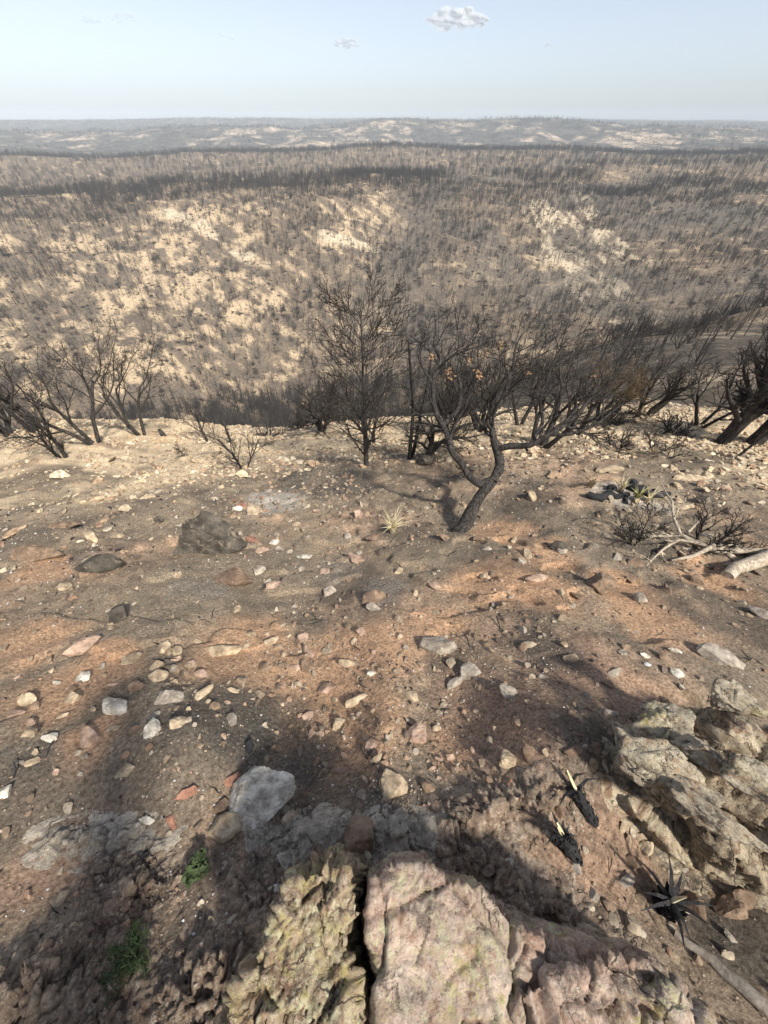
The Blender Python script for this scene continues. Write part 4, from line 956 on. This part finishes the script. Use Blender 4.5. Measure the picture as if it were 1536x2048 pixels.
# ------------------------------------------------------------------ bedrock outcrops (rough relief patches with real thickness)
def outcrop(poly, ztop, mat, seed, res=.009, fall=.10, amp=.05, cs=(.16, .12, .1), rot=0.0, steps=None, base=-.25, shear=(0, 0), slope=(0, 0), fine=.25):
    """poly: world xy outline; ztop: height of the top above ground at the outline's middle"""
    P = np.array(poly); mn, mx = P.min(0) - fall * 1.6, P.max(0) + fall * 1.6
    nx, ny = int((mx[0] - mn[0]) / res) + 2, int((mx[1] - mn[1]) / res) + 2
    gx, gy = np.meshgrid(np.linspace(mn[0], mx[0], nx), np.linspace(mn[1], mx[1], ny))
    wx = gx + .03 * fbm(gx * 7, gy * 7, o=3, s=seed); wy = gy + .03 * fbm(gx * 7 + 9, gy * 7, o=3, s=seed + 1)
    # signed distance to the outline
    dd = np.full(gx.shape, 9.0); ins = np.zeros(gx.shape, bool); n = len(P)
    for i in range(n):
        a, b = P[i], P[(i + 1) % n]; e = b - a; l2 = (e ** 2).sum()
        t = np.clip(((wx - a[0]) * e[0] + (wy - a[1]) * e[1]) / l2, 0, 1)
        dd = np.minimum(dd, np.hypot(wx - a[0] - t * e[0], wy - a[1] - t * e[1]))
        c = (a[1] > wy) != (b[1] > wy); xx = a[0] + (wy - a[1]) * e[0] / (e[1] if abs(e[1]) > 1e-9 else 1e-9); ins ^= c & (wx < xx)
    sd_ = np.where(ins, dd, -dd)
    k = sst(-fall * .35, fall, sd_)
    g0 = h(gx, gy); cx, cy = P.mean(0)
    cr_, sr_ = math.cos(rot), math.sin(rot); u = gx * cr_ + gy * sr_; v = -gx * sr_ + gy * cr_
    top = h(np.array([cx]), np.array([cy]))[0] + ztop + slope[0] * (gx - cx) + slope[1] * (gy - cy)
    Zt = g0 + (top - g0) * k
    Zt = Zt + .25 * amp * fbm(gx * 6, gy * 6, o=4, s=seed + 8)
    gyy, gxx = np.gradient(Zt, gy[1, 0] - gy[0, 0], gx[0, 1] - gx[0, 0])
    nn_ = np.stack([-gxx, -gyy, np.ones_like(Zt)], -1); nn_ /= np.linalg.norm(nn_, axis=-1)[..., None]
    wq = .25 * cs[0]; a1 = u + wq * fbm(u / cs[0], v / cs[0], Zt / cs[0], o=3, s=seed + 20); a2 = v + wq * fbm(u / cs[0] + 5, v / cs[0], Zt / cs[0], o=3, s=seed + 21)
    c1 = crag(a1, a2, Zt, *cs, s=seed); c2 = crag(a1, a2, Zt, cs[0] * .4, cs[1] * .4, cs[2] * .4, s=seed + 3); c3 = crag(a1, a2, Zt, cs[0] * .17, cs[1] * .17, cs[2] * .17, s=seed + 5)
    ridg = 1 - 2 * np.abs(fbm(a1 / cs[0] * 1.3, a2 / cs[1] * 1.3, Zt / cs[2], o=5, s=seed + 6, g=.6))
    dsp = amp * (c1 + .38 * c2 + fine * c3 + .95 * ridg + .35 * fbm(a1 / cs[0] * 5, a2 / cs[1] * 5, Zt / cs[2] * 5, o=4, s=seed + 7, g=.65))
    w2 = .35 * fbm(u / cs[0] * .9, v / cs[1] * .9, o=4, s=seed + 30, g=.6); jt = np.zeros_like(dsp)
    for sc_, dp_ in ((.85, .030), (.36, .013)):
        e1, e2, id_, _a, _b, _c = cell(u / (cs[0] * sc_) + w2, v / (cs[1] * sc_ * 1.5) - w2, Zt * 0, s=seed + 31 + int(sc_ * 10))
        jt = jt - dp_ * (1 - sst(.0, .11, e2 - e1)) * (.35 + .65 * sst(-.1, .2, fbm(u * 5, v * 5, o=2, s=seed + 33))) + (id_ - .5) * dp_ * .7
    jt = jt * (.55 if amp < .02 and not steps and cs[0] < .12 else (.6 if mat is M_LICH else 1.0))
    dsp = dsp + jt
    if steps:
        per, ht = steps; q = v / per + .35 * fbm(u * 2.2, v * 2.2, o=3, s=seed + 12) + Zt * 1.2; fr_ = q - np.floor(q)
        dsp = dsp + ht * (np.where(fr_ < .84, fr_ / .84, (1 - fr_) / .16) - .5) * (.5 + 1.0 * _h(np.floor(q), np.floor(q) * 0, np.floor(q) * 0, seed))
    chip = np.clip(.5 + .28 * c1 + .2 * c2 + .2 * c3 + 9 * jt, .02, 1)
    out_ = sst(-fall * 1.3, -fall * .5, sd_)
    dsp = dsp * (.15 + .85 * sst(-fall * .6, fall * .3, sd_)) * out_
    hh = np.clip(Zt - g0, 0, 9)
    X_, Y_ = gx + nn_[..., 0] * dsp + shear[0] * hh, gy + nn_[..., 1] * dsp + shear[1] * hh
    Zt = Zt + nn_[..., 2] * dsp - .05 * (1 - out_)
    V = np.stack([X_, Y_, Zt], -1).reshape(-1, 3)
    I, J = np.meshgrid(np.arange(ny - 1), np.arange(nx - 1), indexing='ij')
    F = np.stack([I * nx + J, I * nx + J + 1, (I + 1) * nx + J + 1, (I + 1) * nx + J], -1).reshape(-1, 4)
    keep = (sd_ > -fall * 1.35).reshape(-1)[F].all(1)
    F = F[keep]; used, inv = np.unique(F, return_inverse=True)
    me = mesh('outcrop', V[used], inv.reshape(F.shape), mat, True)
    ca = me.color_attributes.new('chip', 'FLOAT_COLOR', 'POINT'); cc = np.repeat(chip.reshape(-1)[used][:, None], 4, 1).astype(np.float32)
    if len(me.vertices) == len(used): ca.data.foreach_set('color', cc.ravel())
    return me
def pxpoly(pts, drop):
    """photo outline -> plan outline at a given depth below the eye"""
    out = []
    for a, b in pts:
        d = ray(a, b); t = drop / -d.z; out.append((d.x * t, d.y * t))
    return out
gz = lambda a, b: hit(a, b)

M_LICH = mat_crag('lichen_bedrock', (.36, .24, .15), (.55, .45, .31), (.26, .15, .10), lichen=1.0, dark=.7)
M_SLAB = mat_crag('pink_bedrock', (.46, .325, .25), (.60, .485, .39), (.38, .235, .165), lichen=.62, dark=.65, scale=.9)
M_LAY = mat_crag('layered_outcrop_rock', (.36, .285, .19), (.58, .49, .35), (.25, .15, .09), lichen=.15, dark=.8, streak=(1, 1, 1.5))
M_LEDG = mat_crag('brown_ledge_rock', (.30, .21, .15), (.42, .33, .245), (.21, .14, .10), dark=.6)
M_PLG = mat_crag('grey_ledge_rock', (.40, .35, .28), (.50, .44, .36), (.25, .21, .17), dark=.4)

def rock_thing(name, parts, label, cat='outcrop'):
    me0 = parts[0][1]; V = me0.vertices[0].co.copy()
    e = empty(name, (V.x, V.y, V.z)); tag(e, label, cat)
    for nm, me in parts:
        o = link(nm, me, e); o.matrix_parent_inverse = Matrix.Translation(-V)
    return e
d0 = 1.45
L1 = pxpoly([(585, 1715), (640, 1700), (703, 1720), (718, 1800), (726, 1880), (738, 1960), (758, 2120), (400, 2120), (440, 1990), (485, 1895), (530, 1805)], d0)
L2 = pxpoly([(706, 1745), (790, 1700), (868, 1700), (945, 1755), (1000, 1795), (1065, 1835), (1190, 1865), (1300, 1885), (1390, 1965), (1480, 2060), (1540, 2150), (736, 2150), (722, 1960), (706, 1880)], d0)
L3 = pxpoly([(1010, 1985), (1080, 1925), (1180, 1905), (1280, 1920), (1370, 1985), (1440, 2060), (1500, 2150), (1000, 2150)], d0 - .03)
zt = lambda P, drop: -drop - float(h(np.array([np.mean([p[0] for p in P])]), np.array([np.mean([p[1] for p in P])]))[0])
rock_thing('bedrock_outcrop', [('lichen_block', outcrop(L1, zt(L1, d0), M_LICH, 500, .0055, .045, .028, (.15, .09, .1), rot=1.2, fine=.15)),
                               ('bedrock_slab', outcrop(L2, zt(L2, d0), M_SLAB, 520, .005, .035, .013, (.26, .2, .1), rot=.4, slope=(-.03, -.05), fine=.12)),
                               ('bedrock_slab', outcrop(L3, zt(L3, d0 - .03), M_SLAB, 540, .0055, .035, .012, (.22, .15, .1), rot=-.6, fine=.12))],
           'yellow lichened pinkish bedrock split by a deep crack at the bottom of the view', 'bedrock')
# layered outcrop on the right
R1 = pxpoly([(1285, 1510), (1315, 1450), (1400, 1400), (1460, 1385), (1560, 1440), (1800, 1480), (1850, 1800), (1540, 1760), (1440, 1700), (1360, 1650), (1300, 1590)], 1.75)
rock_thing('layered_outcrop', [('rock_mass', outcrop(R1, zt(R1, 1.7), M_LAY, 560, .008, .14, .034, (.24, .13, .12), rot=-.9, steps=(.15, .065), shear=(-.03, .0), slope=(.12, -.05), fine=.1))],
           'big layered grey and cream rock outcrop with jagged ribs at the right edge', 'outcrop')
lo = [o for o in COL.objects if o.name.startswith('layered_outcrop')][0]
M_CREAM = mat_crag('cream_block_rock', (.42, .36, .27), (.66, .58, .43), (.36, .235, .14), lichen=.3, dark=.85, scale=1.6)
for k, (a, b_, w_, h_, yw, zz_) in enumerate(((1300, 1528, 118, 74, -18, -1.66), (1335, 1440, 84, 56, 20, -1.74), (1462, 1398, 66, 46, 10, -1.70), (1405, 1508, 100, 46, -30, -1.62), (1262, 1492, 60, 50, 10, -1.80), (1440, 1640, 120, 40, -38, -1.58), (1510, 1560, 110, 50, -38, -1.52), (1385, 1585, 90, 32, -38, -1.62))):
    d = ray(a, b_); q = d * (zz_ / d.z); dp = q.y * CP - q.z * SP; ww, hh_ = w_ / FPX * dp * .62, h_ / FPX * dp * .7
    V, F = stone_geo(1200 + k, 5, 16, (ww, hh_, .5 * min(ww, hh_) + .03), .10, .12)
    me = mesh('rock_block', V, F, M_CREAM, True); ca = me.color_attributes.new('chip', 'FLOAT_COLOR', 'POINT')
    cc = np.clip(.5 + .4 * fbm(V[:, 0] * 30 + k, V[:, 1] * 30, V[:, 2] * 30, o=3), 0, 1); ca.data.foreach_set('color', np.repeat(cc[:, None], 4, 1).astype(np.float32).ravel())
    o = link('rock_block', me, lo); o.location = q - lo.location; o.rotation_euler = (.15, -.2, R(yw))
# smaller ledges
for nm, pts, drop, mt, sd_, am, lab in (
    ('rock_ledge', [(880, 1640), (930, 1600), (1000, 1580), (1090, 1580), (1130, 1600), (1110, 1630), (1000, 1640), (930, 1690), (880, 1700)], 2.0, M_LEDG, 600, .05, 'brown crumbling ledge right of the lower centre, above the bedrock'),
    ('rock_ledge', [(520, 1672), (560, 1652), (620, 1650), (690, 1660), (695, 1695), (640, 1705), (560, 1690)], 2.05, M_PLG, 610, .02, 'pale grey cracked ledge between the white boulder and the lichened bedrock'),
    ('rock_ledge', [(745, 1668), (800, 1645), (872, 1650), (868, 1700), (800, 1718), (745, 1705)], 2.0, M_PLG, 690, .02, 'flat grey slab of ledge right of the knobbly purplish rock'),
    ('rock_ledge', [(110, 1672), (180, 1662), (300, 1665), (350, 1690), (330, 1720), (200, 1700), (120, 1700)], 2.1, M_PLG, 620, .03, 'thin pale ledge with flaking edges in the lower left'),
    ('rock_ledge', [(190, 1740), (290, 1700), (340, 1760), (330, 1830), (270, 1880), (200, 1860)], 2.0, M_LEDG, 630, .055, 'dark rubbly ledge above the lower green plant'),
    ('rock_ledge', [(-60, 1960), (60, 1900), (190, 1930), (270, 1990), (300, 2120), (-80, 2120)], 1.75, M_LEDG, 640, .06, 'rough brown ledge in the bottom left corner'),
    ('rock_ledge', [(300, 2000), (330, 1940), (410, 1905), (490, 1900), (500, 1960), (450, 2120), (320, 2120)], 1.8, M_LEDG, 650, .055, 'purplish brown broken ledge left of the lichened bedrock'),
    ('rock_ledge', [(470, 1740), (520, 1712), (560, 1730), (550, 1800), (500, 1830), (465, 1800)], 2.0, M_LEDG, 660, .03, 'small soil covered ledge left of the lichened bedrock top'),
    ('rock_ledge', [(1010, 1800), (1080, 1780), (1130, 1800), (1200, 1850), (1240, 1880), (1150, 1880), (1060, 1860)], 1.95, M_LEDG, 670, .04, 'dark broken ledge on the right flank of the bedrock'),
    ('rock_ledge', [(900, 1700), (960, 1690), (1000, 1720), (1010, 1780), (960, 1790), (910, 1750)], 2.05, M_LEDG, 680, .05, 'rough pointed ledge just above the bedrock slab'),
    ):
    P = pxpoly(pts, drop); me = outcrop(P, max(.06, zt(P, drop)) , mt, sd_, .007, .13, am * .42, (.09, .06, .08), rot=sd_ * .7)
    V = me.vertices[0].co.copy(); me.transform(Matrix.Translation(-V)); o = link(nm, me, None, V); tag(o, lab, 'ledge', 'bedrock ledges in the foreground')

# added unseen rock behind the camera, standing in for the camera holder's shadow
def added_shade_rock(px, py, dist, dims, seed, label):
    p = hit(px, py) + S * dist
    g_ = float(h(np.array([p.x]), np.array([p.y]))[0]); H = p.z - g_
    V, F = stone_geo(seed, 4, 20, (dims[0], dims[1], H), .05, .06)
    f_ = 1 - V[:, 2] / H; V[:, 0] -= .731 * .9 * f_; V[:, 1] -= .682 * .9 * f_
    me = mesh('boulder', V, F, M_LEDG, False); o = link('boulder', me, None, (p.x, p.y, g_)); tag(o, label, 'boulder'); return o
added_shade_rock(270, 1205, 6.2, (.30, .34, 1), 700, 'tall added boulder, unseen behind the viewpoint, to cast the shadow of a person')
#added_shade_rock(520, 1350, 5.6, (.36, .4, 1), 701, 'broad added boulder, unseen behind the viewpoint, to cast shade')

# ------------------------------------------------------------------ burnt yuccas, tufts, plants
def yucca(px, py, L, rad, lean, label, seed, blades=10, pale=2, bl=.14):
    b = hit(px, py); rg = random.Random(seed); e = empty('burnt_yucca', b); tag(e, label, 'yucca')
    t = TB(); d = Vector(lean).normalized(); L *= .75; rad *= .75; pts = [d * (L * i / 7) for i in range(8)]
    t.tube([q - d * .03 for q in pts], [rad * (.8 + .35 * math.sin(i * .45) + rg.uniform(-.1, .1)) for i in range(8)], 9)
    for k in range(70):      # stubs of old leaf bases
        i = rg.uniform(.05, 1); a = rg.uniform(0, 6.28); u = d.orthogonal().normalized(); v = d.cross(u); q = d * (L * i - .03); s_ = (u * math.cos(a) + v * math.sin(a)); t.tube([q + s_ * rad * .8, q + s_ * rad * 1.35 + d * rad * .9], [rad * .22, rad * .08], 4)
    link('trunk', t.mesh('trunk', M_CHAR, False), e)
    for k in range(blades):
        t = TB(); a = 6.28 * k / blades + rg.uniform(-.3, .3); s_ = Vector((math.cos(a), math.sin(a), 0)); p0 = d * (L - .04); l = bl * rg.uniform(.6, 1.3)
        t.tube([p0, p0 + (d * .6 + s_ * .5) * l * .5, p0 + (d * .8 + s_ * 1.1) * l, p0 + (d * .7 + s_ * 1.6) * l * 1.2], [.008, .009, .006, .001], 3)
        link('leaf', t.mesh('leaf', M_CHAR, False), e)
    for k in range(pale):
        t = TB(); a = rg.uniform(0, 6.28); s_ = Vector((math.cos(a), math.sin(a), 0)) * .12; p0 = d * (L - .03)
        t.tube([p0, p0 + (d + s_) * bl * .8, p0 + (d + s_ * 1.3) * bl * 1.4], [.008, .007, .003], 4); o = link('leaf', t.mesh('leaf', M_STRAW, False), e); o['label'] = 'pale unburnt leaf'
yucca(1182, 1635, .18, .026, (-.45, .75, .45), 'black charred yucca stem lying by the left foot of the layered outcrop', 1, 3, 1, .05)
yucca(1150, 1715, .17, .03, (-.45, .6, .6), 'burnt yucca with blackened leaf stubs, middle one of the three', 2, 9, 2, .03)
yucca(1330, 1815, .12, .045, (.0, .25, .9), 'burnt yucca with one tall pale leaf and curling black leaves in the lower right', 3, 9, 1, .07)
def tuft(name, px, py, n, L, mat, label, cat, seed, spread=.8, w=.004):
    b = hit(px, py); rg = random.Random(seed); t = TB()
    for k in range(n):
        a = rg.uniform(0, 6.28); s_ = Vector((math.cos(a), math.sin(a), 0)) * rg.uniform(.1, spread); l = L * rg.uniform(.6, 1.1); p0 = Vector((rg.gauss(0, .012), rg.gauss(0, .012), -.01))
        t.tube([p0, p0 + (Vector((0, 0, 1)) + s_ * .6) * l * .5, p0 + (Vector((0, 0, .85)) + s_ * 1.2) * l], [w, w, .0008], 3)
    o = link(name, t.mesh(name, mat, False), None, b); tag(o, label, cat)
tuft('grass_tuft', 784, 1063, 46, .30, M_STRAW, 'straw coloured tuft on the slope left of the crooked oak', 'grass tuft', 5, .8, .006)
tuft('grass_tuft', 1180, 975, 22, .30, mat_plain('dull_blade', (.36, .30, .19), (.50, .43, .28)), 'dry tuft of blades behind the ash bed', 'grass tuft', 6, .8, .006)
tuft('grass_tuft', 1240, 985, 14, .28, M_STRAW, 'pale yucca blades standing among the charred logs', 'yucca', 7, .6, .01)
tuft('grass_tuft', 1272, 1000, 14, .26, mat_plain('olive_blade', (.24, .25, .10), (.42, .40, .20)), 'olive yucca blades at the right of the ash bed', 'yucca', 8, .7, .01)
tuft('grass_tuft', 1296, 1002, 10, .22, M_STRAW, 'small pale tuft at the right end of the ash bed', 'grass tuft', 9, .7, .008)
def herb(px, py, n, size, label, seed, airy=False):
    b = hit(px, py); rg = random.Random(seed); e = empty('green_plant', b); tag(e, label, 'plant'); st, lf = TB(), TB()
    for k in range(n):
        a = rg.uniform(0, 6.28); s_ = Vector((math.cos(a), math.sin(a), 0)) * rg.uniform(.1, .9); tip = (Vector((0, 0, rg.uniform(.5, 1))) + s_ * .8) * size; st.tube([Vector((0, 0, -.01)), tip * .5 + Vector((0, 0, .01)), tip], [.0025, .002, .001], 3)
        for j in range(7 if not airy else 14):
            t_ = rg.uniform(.35, 1.0); c = tip * t_ + Vector((rg.gauss(0, .006), rg.gauss(0, .006), rg.gauss(0, .006))); w_ = (.009 if not airy else .0016) * rg.uniform(.7, 1.3); l_ = .014 if not airy else .02
            u = Vector((rg.gauss(0, 1), rg.gauss(0, 1), rg.gauss(0, .5))).normalized() * l_; v = u.cross(Vector((rg.gauss(0, .4), rg.gauss(0, .4), 1))).normalized() * w_
            i0 = len(lf.V); lf.V += [c - u, c - u * .2 + v, c + u, c - u * .2 - v]; lf.F.append((i0, i0 + 1, i0 + 2, i0 + 3))
    link('stem', st.mesh('stem', M_LEAF, False), e); link('foliage', lf.mesh('foliage', M_LEAF, False), e)
herb(400, 1735, 30, .065, 'small bright green lobed seedling on dark soil', 1)
herb(268, 1915, 45, .12, 'feathery green plant in the lower left between the ledges', 2, True)

# charred logs in the ash bed
def logthing(name, pts, rads, mat, label, cat, sides=7, lift=0.0, gr=None, twigs=0, seed=0):
    w = []
    for q in pts:
        p = hit(q[0], q[1]); dp = p.y * CP - p.z * SP
        up = q[2] if len(q) > 2 else 0
        w.append((p + Vector((0, 0, up)), dp))
    b = w[0][0].copy(); rg = random.Random(seed); t = TB(); out = []
    P_ = [q[0] - b for q in w]; rr = [r_ / FPX * w[i][1] * .5 for i, r_ in enumerate(rads)]
    Pn, Rn = [], []
    for i in range(len(P_) - 1):
        for s_ in (0, .5): Pn.append(P_[i].lerp(P_[i + 1], s_) + Vector((rg.gauss(0, 1), rg.gauss(0, 1), rg.gauss(0, 1))) * rr[i] * .25 + Vector((0, 0, rr[i] * .6 + lift))); Rn.append(rr[i] * (1 - s_) + rr[i + 1] * s_)
    Pn.append(P_[-1] + Vector((0, 0, rr[-1] * .6 + lift))); Rn.append(rr[-1]); out.append((1, Pn, Rn))
    if twigs:
        ds = [(Pn[min(i + 1, len(Pn) - 1)] - Pn[max(i - 1, 0)]).normalized() for i in range(len(Pn))]
        L = sum((Pn[i + 1] - Pn[i]).length for i in range(len(Pn) - 1))
        branch(rg, Pn, Rn, ds, L, 1, dict(OAK, levels=4, n=(0, twigs, 4, 0), up=(0, .03, .03, 0, 0), start=(.2, .3, .2, .2), lr=(.4, .32, .5, .5)), out)
    for k, (lvl, p_, r_) in enumerate(out): t.tube(p_, r_, sides if k == 0 else 4)
    b0 = len(t.V)
    t.V += [v for v in t.V[:sides]]; t.F.append(tuple(range(b0 + sides - 1, b0 - 1, -1)))
    o = link(name, t.mesh(name, mat, True), None, b); tag(o, label, cat, gr); return o
GL = 'charred logs in the ash bed'
logthing('charred_log', [(1172, 995), (1200, 998), (1222, 992)], [16, 18, 14], M_CHAR, 'charred log lying at the left end of the ash bed', 'log', gr=GL, seed=1)
logthing('charred_log', [(1208, 985), (1232, 996), (1255, 990)], [16, 14, 10], M_CHAR, 'charred log crossing the middle of the ash bed', 'log', gr=GL, seed=2)
logthing('charred_log', [(1252, 975), (1275, 985), (1290, 982)], [14, 20, 14], M_CHAR, 'humped charred log at the back of the ash bed', 'log', gr=GL, seed=3)
logthing('charred_log', [(1290, 995), (1315, 992), (1336, 990)], [14, 16, 10], M_CHAR, 'charred log pointing right out of the ash bed', 'log', gr=GL, seed=4)
logthing('charred_log', [(1252, 1008), (1253, 988)], [8, 8], M_CHAR, 'short charred stub upright in front of the ash bed', 'log', gr=GL, seed=5)
for k, (a, b_, w_) in enumerate(((1218, 978, 20), (1240, 985, 16), (1265, 970, 22), (1308, 985, 18))):
    p = hit(a, b_); dp = p.y * CP - p.z * SP; s_ = w_ / FPX * dp; o = link('charred_chunk', stone_mesh(800 + k, M_CHAR, 2, 12, (s_ * .5, s_ * .4, s_ * .4), .1, .1), None, p + Vector((0, 0, s_ * .2)))
    tag(o, ('charred chunk above the left log of the ash bed', 'charred chunk beside the pale blades in the ash bed', 'charred chunk on the humped log of the ash bed', 'charred chunk beside the right log of the ash bed')[k], 'charcoal')
# bleached fallen branches
logthing('fallen_log', [(1447, 1152), (1490, 1135), (1560, 1108)], [22, 26, 30], M_DEAD, 'thick bleached log with a sawn brown end at the right edge', 'log', sides=12, seed=6)
GB = 'bleached fallen branches on the right'
logthing('fallen_branch', [(1360, 1076, .02), (1390, 1098, .05), (1415, 1106, .03), (1470, 1108, .04), (1530, 1112, .05)], [10, 12, 13, 14, 12], M_DEAD, 'longest bleached branch, lying level towards the right edge', 'branch', gr=GB, seed=7, twigs=3)
logthing('fallen_branch', [(1415, 1108, .1), (1380, 1118, .04), (1340, 1124, .02)], [9, 8, 4], M_DEAD, 'bleached branch stub pointing left under the longest one', 'branch', gr=GB, seed=8)
logthing('fallen_branch', [(1400, 1106, .1), (1350, 1090, .08), (1320, 1105, .05), (1292, 1132, .0)], [7, 6, 5, 2], M_DEAD, 'thin bleached branch reaching down to the left', 'branch', gr=GB, seed=9, twigs=4)
logthing('fallen_branch', [(1350, 1090, .15), (1325, 1085, .10), (1264, 1076, .0)], [6, 5, 2], M_DEAD, 'thin bleached branch reaching straight left', 'branch', gr=GB, seed=10, twigs=4)
logthing('fallen_branch', [(1345, 1090, .15), (1322, 1070, .25), (1310, 1050, .36), (1290, 1025, .42)], [6, 5, 4, 1.5], M_DEAD, 'thin bleached branch curving up into the air', 'branch', gr=GB, seed=11, twigs=6)
logthing('fallen_branch', [(1360, 1085, .15), (1375, 1070, .2), (1392, 1052, .25)], [5, 4, 1.5], M_DEAD, 'short bleached twig forking up to the right', 'branch', gr=GB, seed=12, twigs=4)
logthing('burnt_branch', [(1350, 1870), (1420, 1920), (1480, 1975), (1560, 2040)], [14, 20, 26, 30], M_GREY, 'smooth dark grey root running into the bottom right corner', 'root', seed=13, sides=9)

# ------------------------------------------------------------------ clouds
def cloud(px, py, w, hgt, seed, label, dens, n=40):
    rg = random.Random(seed); Dm = 9000; V, F = [], []; b = 0; U, T = ICO[3]
    c = at(px, py, Dm / 1.0); sc = Dm / FPX
    vs = []
    for k in range(n):
        u = rg.uniform(-1, 1); e = (1 - u * u) ** .6; rr = hgt * sc * rg.uniform(.14, .30) * (.3 + .7 * e)
        q = np.array([u * w * .5 * sc, rg.uniform(-.3, .3) * w * .4 * sc, rg.uniform(-.2, .42) * hgt * sc * e])
        P = U * rr * (1 + .2 * fbm(U[:, 0] * 2.5 + k, U[:, 1] * 2.5, U[:, 2] * 2.5, o=3, s=k))[:, None] * np.array([1.5, 1.2, .8]) + q
        V.append(P); F.append(T + b); b += len(U)
    dens = min(.95, dens)
    k = NT('cloud_' + str(seed)); tr = k.add('ShaderNodeBsdfTransparent'); df = k.add('ShaderNodeBsdfDiffuse'); tl = k.add('ShaderNodeBsdfTranslucent')
    df.inputs[0].default_value = (.95, .95, .95, 1); tl.inputs[0].default_value = (.95, .95, .95, 1)
    m1 = k.add('ShaderNodeMixShader'); m1.inputs[0].default_value = .5; k.t.links.new(df.outputs[0], m1.inputs[1]); k.t.links.new(tl.outputs[0], m1.inputs[2])
    lw = k.add('ShaderNodeLayerWeight'); lw.inputs[0].default_value = .5
    f = k.math('MULTIPLY', k.math('MULTIPLY', k.math('POWER', k.math('SUBTRACT', 1.0, lw.outputs['Facing']), 1.2), dens), k.ramp(k.noise(k.geo(), 1 / (hgt * sc * .5), 5, .6), [(.3, .6), (.6, 1.0)]))
    m2 = k.add('ShaderNodeMixShader'); k.t.links.new(f, m2.inputs[0]); k.t.links.new(tr.outputs[0], m2.inputs[1]); k.t.links.new(m1.outputs[0], m2.inputs[2])
    k.t.links.new(m2.outputs[0], k.n['Material Output'].inputs['Surface'])
    o = link('cloud', mesh('cloud', np.vstack(V), np.vstack(F), k.m, True), None, c)
    rm = o.modifiers.new('union', 'REMESH'); rm.mode = 'VOXEL'; rm.voxel_size = hgt * sc / 18; rm.use_smooth_shade = True; sm = o.modifiers.new('soften', 'SMOOTH'); sm.iterations = 3; tag(o, label, 'cloud')
cloud(913, 42, 120, 34, 1, 'bright white cloud with a flat base, largest in the sky', .6, 90)
cloud(692, 90, 52, 18, 2, 'small faint white cloud left of the largest one', .4, 26)
cloud(245, 38, 50, 16, 3, 'faint cloud puff in the upper left of the sky', .22, 22)
cloud(183, 42, 36, 18, 4, 'faint round puff left of the upper left cloud', .18, 16)
cloud(450, 76, 34, 14, 5, 'very faint cloud puff between the left puffs and the small cloud', .13, 14)
cloud(1096, 92, 16, 9, 6, 'tiny faint cloud right of the largest one', .3, 10)

# ------------------------------------------------------------------ haze
HX = 4300
bx = [(-HX, -HX, -90), (HX, -HX, -90), (HX, HX, -90), (-HX, HX, -90), (-HX, -HX, 45), (HX, -HX, 45), (HX, HX, 45), (-HX, HX, 45)]
me = bpy.data.meshes.new('haze'); me.from_pydata(bx, [], [(3, 2, 1, 0), (4, 5, 6, 7), (0, 1, 5, 4), (1, 2, 6, 5), (2, 3, 7, 6), (3, 0, 4, 7)])
hm = bpy.data.materials.new('haze'); hm.use_nodes = True; nt = hm.node_tree; nt.nodes.clear()
pv = nt.nodes.new('ShaderNodeVolumePrincipled'); pv.inputs['Color'].default_value = (.80, .90, 1.0, 1); pv.inputs['Density'].default_value = .00026; pv.inputs['Anisotropy'].default_value = -.2
mo = nt.nodes.new('ShaderNodeOutputMaterial'); nt.links.new(pv.outputs[0], mo.inputs['Volume'])
me.materials.append(hm); hz = link('haze', me); tag(hz, 'thin smoky haze over the valley', kind='stuff')
